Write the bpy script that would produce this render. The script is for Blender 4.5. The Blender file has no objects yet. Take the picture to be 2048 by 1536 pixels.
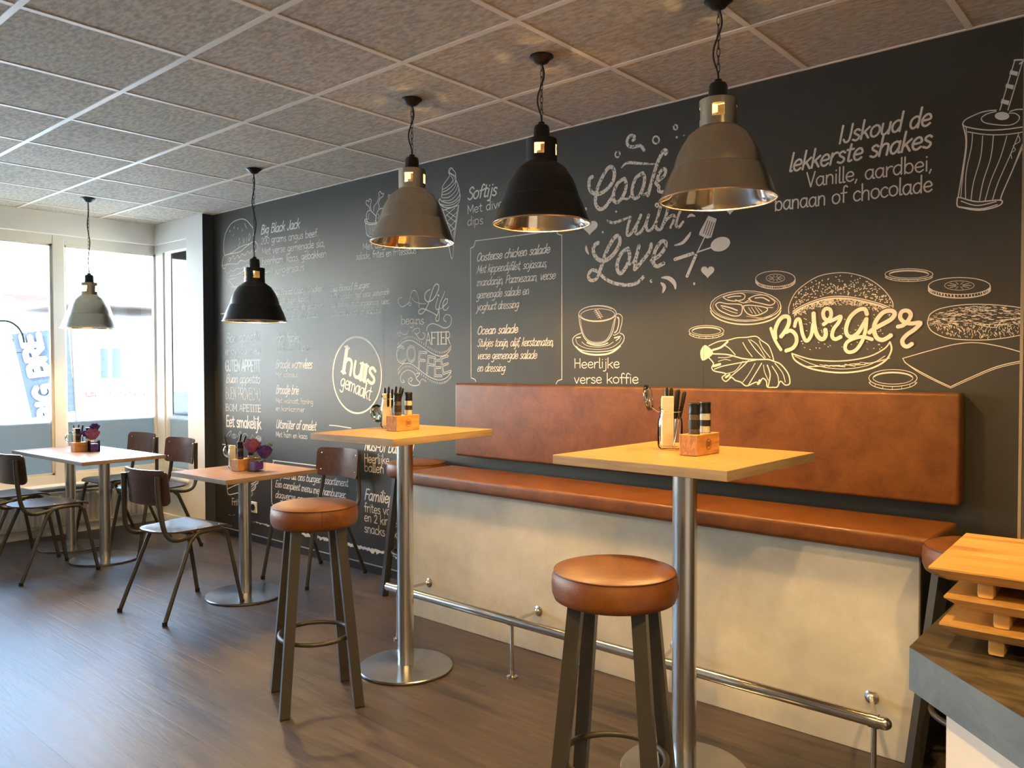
import bpy, bmesh, math, random
from math import sin, cos, pi, radians, sqrt, atan2
from mathutils import Vector, Matrix
random.seed(7)
sc = bpy.context.scene
COL = sc.collection

# ---------------------------------------------------------------- camera
EYE = Vector((0.6602, -3.3153, 1.3512)); FPX = 1594.7
YAW, PIT, ROL = 0.714658, -0.0233736, -0.001678
_f = Vector((-sin(YAW)*cos(PIT), cos(YAW)*cos(PIT), sin(PIT)))
_r0 = Vector((cos(YAW), sin(YAW), 0)); _u0 = _r0.cross(_f)
_r = cos(ROL)*_r0 + sin(ROL)*_u0; _u = -sin(ROL)*_r0 + cos(ROL)*_u0
cam = bpy.data.cameras.new('camera'); camo = bpy.data.objects.new('camera', cam); COL.objects.link(camo)
cam.sensor_width = 36; cam.sensor_fit = 'HORIZONTAL'; cam.lens = FPX/2048*36; cam.clip_start = 0.05; cam.clip_end = 300
m = Matrix((( _r.x, _u.x, -_f.x, EYE.x), (_r.y, _u.y, -_f.y, EYE.y), (_r.z, _u.z, -_f.z, EYE.z), (0, 0, 0, 1)))
camo.matrix_world = m
sc.camera = camo

# ---------------------------------------------------------------- world, sun, exposure
sc.view_settings.view_transform = 'Standard'; sc.view_settings.look = 'None'
sc.view_settings.exposure = 0.8; sc.view_settings.gamma = 1.0; sc.view_settings.use_curve_mapping = False
W = bpy.data.worlds.new('sky'); sc.world = W; W.use_nodes = True
nt = W.node_tree; bg = nt.nodes['Background']
# clear-day sky: pale warm haze at the horizon, blue above
_tc = nt.nodes.new('ShaderNodeTexCoord'); _sp = nt.nodes.new('ShaderNodeSeparateXYZ'); _cr = nt.nodes.new('ShaderNodeValToRGB')
nt.links.new(_tc.outputs['Generated'], _sp.inputs[0]); nt.links.new(_sp.outputs['Z'], _cr.inputs['Fac']); nt.links.new(_cr.outputs['Color'], bg.inputs['Color'])
_cr.color_ramp.elements[0].color = (.95, .93, .86, 1); _cr.color_ramp.elements[1].position = .38; _cr.color_ramp.elements[1].color = (.40, .62, 1.0, 1)
bg.inputs['Strength'].default_value = 14.0
sun = bpy.data.lights.new('sun', 'SUN'); sun.energy = 22.0; sun.angle = 0.01; sun.color = (1, .97, .94)
suno = bpy.data.objects.new('sun', sun); COL.objects.link(suno)
suno.rotation_euler = Vector((0.35, -0.9, 0.9)).to_track_quat('Z', 'Y').to_euler(); suno.location = (3, -2, 8)
try:
    sc.cycles.use_denoising = True
    sc.cycles.max_bounces = 8; sc.cycles.diffuse_bounces = 5; sc.cycles.glossy_bounces = 4
    sc.cycles.transmission_bounces = 6; sc.cycles.transparent_max_bounces = 12
    sc.cycles.sample_clamp_indirect = 60; sc.cycles.caustics_refractive = False
except Exception:
    pass

def lamp(kind, name, loc, energy, color, **kw):
    l = bpy.data.lights.new(name, kind); l.energy = energy; l.color = color
    for k, v in kw.items(): setattr(l, k, v)
    o = bpy.data.objects.new(name, l); COL.objects.link(o); o.location = loc
    return o
def aim(o, d): o.rotation_euler = (-Vector(d)).to_track_quat('Z', 'Y').to_euler()
# daylight portals in the two window openings (they only guide sky light, they give none)
po = lamp('AREA', 'window_portal', (-6.60, -4.1, 1.45), 1, (1, 1, 1), shape='RECTANGLE', size=8.2, size_y=2.0)
po.rotation_euler = Vector((-1, 0, 0)).to_track_quat('Z', 'Y').to_euler(); po.data.cycles.is_portal = True
# unseen warm spots added as room fill, near the counter and behind the camera
WARM = (1.0, 0.64, 0.22)
for i, (x, y, e) in enumerate([(0.9, -1.9, 80), (0.2, -3.2, 130), (1.6, -4.2, 130), (-1.4, -3.6, 70)]):
    s = lamp('SPOT', 'warm_fill_spot', (x, y, 2.55), e, WARM, spot_size=radians(165), spot_blend=.8, shadow_soft_size=.05)

# ---------------------------------------------------------------- mesh helpers
def link(name, me, mats=None, parent=None, loc=None, kind=None):
    o = bpy.data.objects.new(name, me); COL.objects.link(o)
    if mats is not None:
        if not isinstance(mats, (list, tuple)): mats = [mats]
        for mm in mats: me.materials.append(mm)
    if parent is not None: o.parent = parent
    if loc is not None: o.location = loc
    if kind: o['kind'] = kind
    return o
def tag(o, label, cat, group=None):
    o['label'] = label; o['category'] = cat
    if group: o['group'] = group
    return o
def thing(name, label, cat, loc=(0, 0, 0), rz=0, group=None):
    o = bpy.data.objects.new(name, None); COL.objects.link(o); o.location = loc; o.rotation_euler = (0, 0, rz)
    o.empty_display_size = .05
    return tag(o, label, cat, group)
def dup(root, loc, rz, label, group=None):
    r = root.copy(); COL.objects.link(r); r.location = loc; r.rotation_euler = (0, 0, rz); r['label'] = label
    if group: r['group'] = group
    for ch in list(root.children):
        c = ch.copy(); COL.objects.link(c); c.parent = r
        for g in ch.children:
            d = g.copy(); COL.objects.link(d); d.parent = c
    return r
class MB:
    """collects shapes into one bmesh"""
    def __init__(s): s.b = bmesh.new()
    def box(s, c, d, bev=0, rot=None, seg=1):
        r = bmesh.ops.create_cube(s.b, size=1.0)['verts']
        bmesh.ops.scale(s.b, vec=d, verts=r)
        if bev:
            ed = list({e for v in r for e in v.link_edges})
            q = bmesh.ops.bevel(s.b, geom=ed, offset=bev, segments=seg, affect='EDGES', profile=.6)
            r = list({v for f in q['faces'] for v in f.verts} | {v for v in r if v.is_valid})
        if rot is not None: bmesh.ops.transform(s.b, matrix=rot if isinstance(rot, Matrix) else Matrix.Rotation(rot, 4, 'Z'), verts=r)
        bmesh.ops.translate(s.b, vec=c, verts=r)
        return s
    def lathe(s, prof, n=40, c=(0, 0, 0), skip=None, close=False):
        """profile [(r,z)], revolved; skip(i_ring, j_seg)->True leaves a hole"""
        rings = []
        for r, z in prof:
            if r < 1e-6: rings.append([s.b.verts.new((c[0], c[1], c[2]+z))])
            else: rings.append([s.b.verts.new((c[0]+r*cos(2*pi*j/n), c[1]+r*sin(2*pi*j/n), c[2]+z)) for j in range(n)])
        if close: rings.append(rings[0])
        for i in range(len(rings)-1):
            a, b = rings[i], rings[i+1]
            for j in range(n):
                if skip and skip(i, j): continue
                k = (j+1) % n
                if len(a) == 1 and len(b) == 1: continue
                try:
                    if len(a) == 1: s.b.faces.new((a[0], b[k], b[j]))
                    elif len(b) == 1: s.b.faces.new((a[j], a[k], b[0]))
                    else: s.b.faces.new((a[j], a[k], b[k], b[j]))
                except ValueError: pass
        return s
    def tube(s, pts, r, n=10, closed=False, caps=True):
        pts = [Vector(p) for p in pts]; N = len(pts); rings = []
        up = None
        for i, p in enumerate(pts):
            if closed: t = (pts[(i+1) % N]-pts[i-1])
            elif i == 0: t = pts[1]-pts[0]
            elif i == N-1: t = pts[-1]-pts[-2]
            else: t = (pts[i+1]-p).normalized()+(p-pts[i-1]).normalized()
            t.normalize()
            if up is None:
                up = Vector((0, 0, 1)) if abs(t.z) < .9 else Vector((1, 0, 0))
            x = t.cross(up).normalized(); y = x.cross(t).normalized(); up = y
            rr = r(i/(N-1)) if callable(r) else r
            rings.append([s.b.verts.new(p+rr*(cos(2*pi*k/n)*x+sin(2*pi*k/n)*y)) for k in range(n)])
        M = N if closed else N-1
        for i in range(M):
            a, b = rings[i], rings[(i+1) % N]
            for k in range(n):
                l = (k+1) % n
                s.b.faces.new((a[k], a[l], b[l], b[k]))
        if not closed and caps:
            s.b.faces.new(rings[0][::-1]); s.b.faces.new(rings[-1])
        return s
    def square_tube(s, a, b, w, rz):
        """square leg from a to b"""
        a = Vector(a); b = Vector(b); x = Vector((cos(rz), sin(rz), 0))*w/2; y = Vector((-sin(rz), cos(rz), 0))*w/2
        ra = [s.b.verts.new(a+i*x+j*y) for i, j in ((1, 1), (-1, 1), (-1, -1), (1, -1))]
        rb = [s.b.verts.new(b+i*x+j*y) for i, j in ((1, 1), (-1, 1), (-1, -1), (1, -1))]
        for k in range(4):
            l = (k+1) % 4; s.b.faces.new((ra[k], ra[l], rb[l], rb[k]))
        s.b.faces.new(ra[::-1]); s.b.faces.new(rb)
        return s
    def prism(s, poly, z0, z1, bev=0):
        a = [s.b.verts.new((x, y, z0)) for x, y in poly]; b = [s.b.verts.new((x, y, z1)) for x, y in poly]
        n = len(poly); fs = [s.b.faces.new(a[::-1]), s.b.faces.new(b)]
        for k in range(n):
            l = (k+1) % n; fs.append(s.b.faces.new((a[k], a[l], b[l], b[k])))
        if bev:
            ed = list({e for v in a+b for e in v.link_edges})
            bmesh.ops.bevel(s.b, geom=ed, offset=bev, segments=2, affect='EDGES', profile=.6)
        return s
    def sphere(s, c, r, sc_=(1, 1, 1), u=16, v=10):
        q = bmesh.ops.create_uvsphere(s.b, u_segments=u, v_segments=v, radius=r)['verts']
        bmesh.ops.scale(s.b, vec=sc_, verts=q); bmesh.ops.translate(s.b, vec=c, verts=q)
        return s
    def mesh(s, name='m', smooth=0):
        bmesh.ops.recalc_face_normals(s.b, faces=s.b.faces)
        me = bpy.data.meshes.new(name); s.b.to_mesh(me); s.b.free()
        if smooth:
            for p in me.polygons: p.use_smooth = True
            try: me.set_sharp_from_angle(angle=radians(smooth))
            except Exception: pass
        return me
    def build(s, name, mats, parent=None, smooth=0, loc=None, kind=None):
        return link(name, s.mesh(name, smooth), mats, parent, loc, kind)
def cr(pts, k=6, closed=False):
    """Catmull-Rom through points of any dimension; repeated points make corners"""
    P = [tuple(p) for p in pts]; n = len(P)
    if n < 3: return P
    out = []
    M = n if closed else n-1
    for i in range(M):
        p1, p2 = P[i], P[(i+1) % n]
        if p1 == p2: continue
        p0 = P[i-1] if (i > 0 or closed) else p1
        p3 = P[(i+2) % n] if (i+2 < n or closed) else p2
        for j in range(k):
            t = j/k; t2 = t*t; t3 = t2*t
            out.append(tuple(.5*((2*b)+(-a+c)*t+(2*a-5*b+4*c-d)*t2+(-a+3*b-3*c+d)*t3) for a, b, c, d in zip(p0, p1, p2, p3)))
    if not closed: out.append(P[-1])
    return out

# ---------------------------------------------------------------- materials
def mat(name, color, rough=.5, metal=0, spec=.5, emis=None, es=0, trans=0, ior=1.45, coat=0, alpha=1):
    m = bpy.data.materials.new(name); m.use_nodes = True; b = m.node_tree.nodes['Principled BSDF']
    b.inputs['Base Color'].default_value = (*color, 1); b.inputs['Roughness'].default_value = rough
    b.inputs['Metallic'].default_value = metal; b.inputs['Specular IOR Level'].default_value = spec
    b.inputs['IOR'].default_value = ior; b.inputs['Transmission Weight'].default_value = trans
    b.inputs['Coat Weight'].default_value = coat
    if emis: b.inputs['Emission Color'].default_value = (*emis, 1); b.inputs['Emission Strength'].default_value = es
    return m
def noisy(name, c1, c2, scale=(8, 8, 8), rough=.5, metal=0, bump=0, bdist=.002, detail=6, contrast=(.35, .65), spec=.5, rvar=0, dist=0, bscale=None, coat=0, noise_rough=.6, obj_random=0, ior=1.45):
    """two-colour noise (stretched by scale) with matching bump; object coordinates"""
    m = mat(name, c1, rough, metal, spec, coat=coat, ior=ior); N = m.node_tree.nodes; L = m.node_tree.links; b = N['Principled BSDF']
    tc = N.new('ShaderNodeTexCoord'); mp = N.new('ShaderNodeMapping'); mp.inputs['Scale'].default_value = scale
    L.new(tc.outputs['Object'], mp.inputs['Vector'])
    src = mp.outputs['Vector']
    if obj_random:
        oi = N.new('ShaderNodeObjectInfo'); ad = N.new('ShaderNodeVectorMath'); ad.operation = 'ADD'
        ml = N.new('ShaderNodeMath'); ml.operation = 'MULTIPLY'; ml.inputs[1].default_value = 50
        L.new(oi.outputs['Random'], ml.inputs[0]); L.new(src, ad.inputs[0]); L.new(ml.outputs[0], ad.inputs[1]); src = ad.outputs[0]
    no = N.new('ShaderNodeTexNoise'); no.inputs['Scale'].default_value = 1; no.inputs['Detail'].default_value = detail
    no.inputs['Roughness'].default_value = noise_rough; no.inputs['Distortion'].default_value = dist
    L.new(src, no.inputs['Vector'])
    cp = N.new('ShaderNodeValToRGB'); e = cp.color_ramp.elements
    e[0].position, e[1].position = contrast; e[0].color = (*c1, 1); e[1].color = (*c2, 1)
    L.new(no.outputs['Fac'], cp.inputs['Fac'])
    colr = cp.outputs['Color']
    if obj_random:
        hs = N.new('ShaderNodeHueSaturation'); mr = N.new('ShaderNodeMapRange')
        mr.inputs['To Min'].default_value = 1-obj_random; mr.inputs['To Max'].default_value = 1+obj_random
        L.new(oi.outputs['Random'], mr.inputs['Value']); L.new(mr.outputs[0], hs.inputs['Value']); L.new(colr, hs.inputs['Color']); colr = hs.outputs['Color']
    L.new(colr, b.inputs['Base Color'])
    if rvar:
        mr2 = N.new('ShaderNodeMapRange'); mr2.inputs['To Min'].default_value = rough-rvar; mr2.inputs['To Max'].default_value = rough+rvar
        L.new(no.outputs['Fac'], mr2.inputs['Value']); L.new(mr2.outputs[0], b.inputs['Roughness'])
    if bump:
        bp = N.new('ShaderNodeBump'); bp.inputs['Strength'].default_value = bump; bp.inputs['Distance'].default_value = bdist
        if bscale:
            n2 = N.new('ShaderNodeTexNoise'); n2.inputs['Scale'].default_value = bscale; n2.inputs['Detail'].default_value = 4
            L.new(tc.outputs['Object'], n2.inputs['Vector']); L.new(n2.outputs['Fac'], bp.inputs['Height'])
        else: L.new(no.outputs['Fac'], bp.inputs['Height'])
        L.new(bp.outputs['Normal'], b.inputs['Normal'])
    return m
def glass_mat(name, tint=(.93, .97, .96), refl=.9, rough=.02, ior=1.45):
    """clear thin glass: sees and lights straight through, mirrors by Fresnel"""
    m = bpy.data.materials.new(name); m.use_nodes = True; N = m.node_tree.nodes; L = m.node_tree.links
    N.remove(N['Principled BSDF']); o = N['Material Output']
    t = N.new('ShaderNodeBsdfTransparent'); t.inputs['Color'].default_value = (*tint, 1)
    g = N.new('ShaderNodeBsdfGlossy'); g.inputs['Roughness'].default_value = rough; g.inputs['Color'].default_value = (refl, refl, refl, 1)
    f = N.new('ShaderNodeFresnel'); f.inputs['IOR'].default_value = ior
    x = N.new('ShaderNodeMixShader'); L.new(f.outputs[0], x.inputs[0]); L.new(t.outputs[0], x.inputs[1]); L.new(g.outputs[0], x.inputs[2])
    L.new(x.outputs[0], o.inputs['Surface'])
    return m
M = {}
M['ceil'] = noisy('mineral_tile', (.37, .335, .275), (.57, .52, .43), (26, 60, 26), .95, bump=.5, detail=8, contrast=(.38, .62), spec=.1, obj_random=.03)
M['rail'] = mat('cream_rail', (.74, .68, .58), .5)
M['plank'] = noisy('vinyl_plank', (.026, .019, .0155), (.094, .066, .050), (2.2, 26, 10), .44, bump=.8, bdist=.0022, detail=5, contrast=(.3, .7), rvar=.06, dist=.6, spec=.75, obj_random=.05, noise_rough=.6)
M['subfloor'] = mat('floor_joint', (.030, .020, .016), .6)
M['wall_dark'] = noisy('chalkboard_vinyl', (.016, .0145, .0125), (.019, .0175, .0155), (3, 3, 3), .50, spec=.82, ior=1.5, bump=.04, bscale=160)
M['wall_dark'].node_tree.nodes['Principled BSDF'].inputs['Specular Tint'].default_value = (1, .88, .72, 1)
M['stub'] = mat('navy_paint', (.050, .055, .070), .55)
M['wall_white'] = mat('cream_plaster', (.72, .70, .66), .8)
M['wall_room'] = mat('warm_wall', (.62, .56, .48), .8)
M['frame'] = mat('cream_frame', (.66, .62, .55), .45)
M['sill'] = mat('white_sill', (.82, .82, .80), .35)
M['glass'] = glass_mat('window_glass')
M['chalk'] = noisy('chalk_print', (.66, .60, .53), (.72, .66, .59), (30, 30, 30), .6)
M['chalk_worn'] = noisy('chalk_print_worn', (.10, .085, .07), (.70, .62, .52), (75, 75, 75), .6, detail=3, contrast=(.40, .46))
M['chalk_burger'] = noisy('chalk_print_warm', (.66, .55, .42), (.78, .66, .52), (14, 60, 60), .6, detail=5)
M['steel'] = noisy('brushed_steel', (.58, .56, .53), (.64, .62, .59), (60, 60, 1), .25, 1, detail=3, rvar=.01)
M['steel_plain'] = mat('polished_steel_tube', (.60, .57, .53), .22, 1)
M['steel_disc'] = noisy('brushed_steel_disc', (.37, .37, .375), (.40, .40, .40), (20, 20, 20), .26, 1, detail=2)
M['tube'] = mat('brown_grey_tube', (.058, .052, .045), .38, .4)
M['black'] = mat('black_plastic', (.012, .012, .012), .35)
M['seat_ply'] = noisy('brown_plywood', (.038, .019, .015), (.070, .036, .028), (30, 3, 30), .28, detail=6, coat=.3, contrast=(.3, .7))
M['rivet'] = mat('rivet_metal', (.8, .8, .78), .25, 1)
M['leather'] = noisy('cognac_leather', (.090, .025, .0035), (.195, .064, .009), (10, 10, 10), .43, bump=.25, bscale=220, detail=12, contrast=(.30, .74), rvar=.08, noise_rough=.72, dist=.4)
M['seam'] = mat('leather_piping', (.07, .018, .005), .5)
M['oak'] = noisy('oak_laminate', (.34, .17, .045), (.48, .27, .085), (4, 45, 45), .38, detail=8, dist=.8, contrast=(.3, .7))
M['oak_y'] = noisy('oak_laminate_cross', (.34, .17, .045), (.48, .27, .085), (45, 4, 45), .38, detail=8, dist=.8, contrast=(.3, .7))
M['oak_edge'] = noisy('oak_edge_band', (.27, .175, .09), (.38, .26, .145), (5, 5, 60), .5, detail=6)
M['walnut'] = noisy('walnut_laminate', (.24, .135, .075), (.35, .205, .12), (4, 45, 45), .34, detail=8, dist=.8)
M['walnut_edge'] = noisy('walnut_edge_band', (.20, .13, .085), (.28, .19, .13), (5, 5, 60), .5)
M['block'] = noisy('pine_block', (.45, .20, .055), (.66, .34, .11), (60, 6, 30), .5, detail=4, dist=1.5)
M['block_end'] = noisy('pine_end_grain', (.32, .13, .035), (.55, .27, .09), (70, 10, 20), .6, detail=2, dist=2.5)
M['burn'] = mat('branded_mark', (.10, .025, .008), .8)
M['panel'] = noisy('limed_panel', (.46, .415, .335), (.63, .58, .485), (4, 4, 4), .45, detail=10, noise_rough=.7, contrast=(.3, .7), bump=.05)
M['counter'] = noisy('dark_stone_top', (.035, .026, .017), (.105, .075, .045), (5, 16, 10), .32, detail=6, dist=2.2, contrast=(.38, .68))
M['counter_edge'] = noisy('slate_edge', (.060, .075, .090), (.105, .125, .142), (8, 8, 8), .5, detail=8, dist=1.5)
M['counter_panel'] = noisy('rose_cream_panel', (.50, .42, .36), (.56, .48, .415), (3, 3, 3), .5)
M['board'] = noisy('acacia_board', (.32, .155, .038), (.54, .30, .095), (5, 36, 36), .42, detail=8, dist=1.2)
M['shade_grey'] = noisy('brushed_shade', (.52, .48, .39), (.60, .55, .44), (3, 3, 1), .27, 1, detail=3)
M['shade_black'] = mat('black_shade', (.012, .012, .013), .33, 0)
M['mirror'] = noisy('polished_inside', (.80, .76, .70), (.90, .87, .82), (12, 12, 12), .10, 1, detail=2, bump=.25)
M['rim'] = mat('rim_metal', (.75, .62, .52), .25, 1)
M['bulb'] = mat('glowing_bulb', (1, .8, .5), .4, emis=(1, .55, .2), es=60)
M['holder'] = mat('dark_holder', (.02, .02, .022), .5)
M['radiator'] = mat('radiator_enamel', (.62, .60, .56), .4)
M['base_dark'] = mat('navy_skirting', (.022, .024, .028), .5)
M['light_line'] = mat('pale_edge_strip', (.25, .25, .25), .5)
M['socket'] = mat('ivory_socket', (.74, .70, .58), .35)
M['jar'] = glass_mat('jar_glass', (.955, .965, .945), 1, .04, 1.13)
M['lid'] = glass_mat('lid_glass', (.86, .90, .84), 1, .06, 1.55)
M['napkin'] = mat('paper_napkin', (.80, .74, .64), .9)
M['cutlery'] = mat('black_handle', (.015, .012, .010), .3)
M['blade'] = mat('cutlery_steel', (.7, .68, .64), .2, 1)
M['pepper'] = noisy('peppercorns', (.04, .03, .022), (.22, .17, .12), (300, 300, 300), .6)
M['salt'] = noisy('coarse_salt', (.6, .55, .48), (.8, .76, .7), (300, 300, 300), .6)
M['label'] = mat('dark_label', (.02, .018, .018), .45)
M['labelw'] = mat('pale_label', (.6, .55, .45), .5)
M['rose'] = noisy('mauve_petal', (.16, .045, .12), (.30, .10, .20), (60, 60, 60), .6)
M['violet'] = noisy('violet_petal', (.045, .018, .13), (.11, .04, .26), (60, 60, 60), .6)
M['leaf'] = mat('rose_leaf', (.16, .28, .05), .5)
M['gel'] = noisy('violet_pebbles', (.045, .015, .15), (.16, .06, .38), (120, 120, 120), .3)
M['asphalt'] = noisy('pavement_stone', (.50, .48, .45), (.62, .60, .56), (2, 2, 2), .9)
M['facade'] = noisy('rendered_facade', (.80, .78, .74), (.86, .84, .80), (2, 2, 2), .9)
M['brick'] = mat('brick_red', (.10, .055, .040), .9)
M['mortar'] = mat('mortar_pale', (.6, .5, .42), .9)
M['roof'] = mat('roof_tile_red', (.09, .055, .045), .8)
M['win_dark'] = mat('blue_pane', (.016, .026, .036), .4)
M['banner'] = mat('banner_cloth', (.035, .045, .065), .9)
M['banner_ink'] = mat('banner_white', (.40, .40, .42), .8)
M['bush'] = noisy('bush_leaf', (.025, .045, .010), (.05, .065, .018), (9, 9, 9), .7)
M['dish'] = mat('white_paper', (.55, .56, .58), .6)
# ---------------------------------------------------------------- pixel helpers (points of the photograph carried onto real planes of the room)
def ray(x, y): return _f + (x-1024)/FPX*_r - (y-768)/FPX*_u
def on_wall(x, y, Y=0.0):
    d = ray(x, y); t = (Y-EYE.y)/d.y; p = EYE+t*d; return p
def on_x(x, y, X):
    d = ray(x, y); t = (X-EYE.x)/d.x; return EYE+t*d
H = 2.5734

# ================================================================ SETTING
# floor and its planks
XL, XR, YF, YB = -6.27, 3.0, -8.5, 0.0
floor = MB().box(((XL+XR)/2, YF/2, -.103), (XR-XL+.4, -YF+.4, .2)).build('floor', M['subfloor'], kind='structure')
pl_me = MB().box((0, 0, -.0015), (1.2196, .1895, .003)).mesh('plank')
pl_me.materials.append(M['plank'])
row = 0; y = 0.0
while y > -5.1:
    off = [0, .47, .83, .21, .66, 1.02][row % 6]
    x = XL - off
    while x < XR:
        a, b = max(x, XL), min(x+1.22, XR)
        if b-a > .03:
            o = link('plank', pl_me, parent=floor, loc=((a+b)/2, y-.095, 0)); o.scale = ((b-a)/1.22, 1, 1)
        x += 1.22
    y -= .19; row += 1

MB().box(((XL+XR)/2, (YF+y)/2, -.0015), (XR-XL, y-YF, .003)).build('plank_sheet', M['plank'], floor, kind='stuff')
# ceiling: slab, tiles, rails
ceiling = MB().box(((XL+XR)/2, YF/2, H+.13), (XR-XL+.4, -YF+.4, .2)).build('ceiling', M['rail'], kind='structure')
t_me = MB().box((0, 0, .008), (.582, .582, .012), bev=.003).mesh('ceiling_tile'); t_me.materials.append(M['ceil'])
xs = sorted([XL] + [-.6*i for i in range(-5, 11) if -.6*i < XR-.01] + [XR])
ys = [0.0, -.5485] + [-.5485-.6*k for k in range(1, 15)]; ys = [v for v in ys if v > YF] + [YF]
for i in range(len(xs)-1):
    for j in range(len(ys)-1):
        w, d = xs[i+1]-xs[i], ys[j]-ys[j+1]
        o = link('ceiling_tile', t_me, parent=ceiling, loc=((xs[i]+xs[i+1])/2, (ys[j]+ys[j+1])/2, H)); o.scale = ((w-.02)/.582, (d-.02)/.582, 1)
for v in xs:
    MB().box((v, YF/2, H+.006), (.024, -YF, .014)).build('ceiling_rail', M['rail'], ceiling)
for v in ys:
    MB().box(((XL+XR)/2, v, H+.005), (XR-XL, .024, .0145)).build('ceiling_rail', M['rail'], ceiling)

# walls
wall_back = MB().box(((-5.43+.168)/2, .1, H/2), (5.43+.168, .2, H+.1)).build('wall_back', M['wall_dark'], kind='structure')
MB().box((.173, -.004, H/2), (.010, .014, H)).build('trim_1', mat('pale_corner_strip', (.32, .24, .15), .5), kind='structure')
MB().box((1.6, .09, H/2), (2.84, .2, H+.1)).build('wall_back_end', mat('brown_wall', (.07, .05, .033), .7), kind='structure')
MB().box((3.1, YF/2, H/2), (.2, -YF+.4, H+.2)).build('wall_right', M['wall_room'], kind='structure')
MB().box((-1.6, YF-.1, H/2), (9.6, .2, H+.2)).build('wall_front', M['wall_room'], kind='structure')
WT = 2.405; WB = .400
wl = MB()
wl.box((-6.37, YF/2-.05, (WT+H+.1)/2), (.2, -YF-.07, H+.1-WT))           # over the windows
wl.box((-6.37, YF/2-.05, WB/2-.05), (.2, -YF-.07, WB+.1))                 # under the windows
wl.box((-6.37, -8.34, H/2), (.2, .32, H+.1))
wall_left = wl.build('wall_left', M['wall_white'], kind='structure')
wc = MB()
wc.box((-5.565, .0065, H/2), (.27, .187, H+.1))
wc.box((-6.085, .0065, (WT+H+.1)/2), (.77, .187, H+.1-WT))
wc.box((-6.085, .0065, WB/2-.05), (.77, .187, WB+.1))
wall_corner = wc.build('wall_corner', M['wall_white'], kind='structure')
MB().box((-5.429, -.0435, H/2), (.004, .087, H)).build('trim_2', M['stub'], kind='structure')
MB().box(((-5.43+.168)/2, -.006, .025), (5.598, .012, .050)).build('baseboard_back', M['base_dark'], kind='structure')
MB().box(((-5.43+.168)/2, -.007, .052), (5.598, .014, .004)).build('trim_3', M['light_line'], kind='structure')
MB().box((-6.262, YF/2-.04, .04), (.016, -YF-.1, .08)).build('baseboard_left', M['sill'], kind='structure')
MB().box((-5.85, -.094, .04), (.82, .014, .08)).build('baseboard_corner', M['sill'], kind='structure')

# windows
def film_mat():
    m = bpy.data.materials.new('frosted_film'); m.use_nodes = True; N = m.node_tree.nodes; L = m.node_tree.links
    N.remove(N['Principled BSDF'])
    tr = N.new('ShaderNodeBsdfTranslucent'); tr.inputs['Color'].default_value = (.24, .25, .245, 1)
    df = N.new('ShaderNodeBsdfDiffuse'); df.inputs['Color'].default_value = (.30, .33, .34, 1)
    tp = N.new('ShaderNodeBsdfTransparent')
    a = N.new('ShaderNodeMixShader'); a.inputs[0].default_value = .25; L.new(tr.outputs[0], a.inputs[1]); L.new(df.outputs[0], a.inputs[2])
    tc = N.new('ShaderNodeTexCoord'); sp = N.new('ShaderNodeSeparateXYZ'); L.new(tc.outputs['Object'], sp.inputs[0])
    mr = N.new('ShaderNodeMapRange'); mr.inputs['From Min'].default_value = .885; mr.inputs['From Max'].default_value = .935
    mr.inputs['To Min'].default_value = 0; mr.inputs['To Max'].default_value = 1; L.new(sp.outputs['Z'], mr.inputs['Value'])
    b = N.new('ShaderNodeMixShader'); L.new(mr.outputs[0], b.inputs[0]); L.new(a.outputs[0], b.inputs[1]); L.new(tp.outputs[0], b.inputs[2])
    L.new(b.outputs[0], N['Material Output'].inputs['Surface']); return m
M['film'] = film_mat()
muls = [(-.044, .09), (-.882, -.792), (-2.13, -2.04), (-3.38, -3.29), (-4.63, -4.54), (-5.88, -5.79), (-7.13, -7.04), (-8.22, -8.10)]
win = MB().box((-6.37, -4.07, WB+.035), (.07, 8.3, .07)).box((-6.37, -4.07, WT-.036), (.07, 8.3, .072))
window_1 = win.build('window_1', M['frame'], kind='structure')
for a, b in muls:
    MB().box((-6.37, (a+b)/2, (WT+WB)/2), (.11 if b > 0 else .075, b-a, WT-WB), bev=.004).build('mullion', M['frame'], window_1)
for k in range(len(muls)-1):
    a, b = muls[k+1][1], muls[k][0]
    p = MB().box((-6.385, (a+b)/2, 1.40), (.006, b-a, 1.87)).build('pane', M['glass'], window_1)
    MB().box((-6.3795, (a+b)/2, .70), (.0015, b-a, .47)).build('frosted_film', M['film'], p)
    fb = MB(); z0, z1 = WB+.07, WT-.072
    for yy in (a+.008, b-.008): fb.box((-6.365, yy, (z0+z1)/2), (.03, .016, z1-z0))
    for zz in (z0+.008, z1-.008): fb.box((-6.365, (a+b)/2, zz), (.03, b-a, .016))
    fb.build('glazing_bead', M['frame'], window_1)
w2 = MB().box((-6.0, -.03, WB+.035), (.66, .06, .07)).box((-6.0, -.03, WT-.036), (.66, .06, .072))
w2.box((-6.235, -.03, 1.4), (.13, .06, 1.87), bev=.003).box((-5.70, -.0, 1.4), (.06, .06, 1.87))
window_2 = w2.build('window_2', M['frame'], kind='structure')
p = MB().box((-5.955, -.015, 1.4), (.45, .006, 1.87)).build('pane', M['glass'], window_2)
MB().box((-5.955, -.020, .70), (.45, .0015, .47)).build('frosted_film', M['film'], p)
MB().box((-6.160, -.035, 1.4), (.02, .03, 1.86)).build('glazing_bead', M['frame'], window_2)
sill = MB().box((-6.275, -4.12, .390), (.19, 8.06, .022), bev=.004).box((-5.985, -.055, .390), (.58, .11, .022), bev=.004).build('trim_4', M['sill'], kind='structure')

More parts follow.
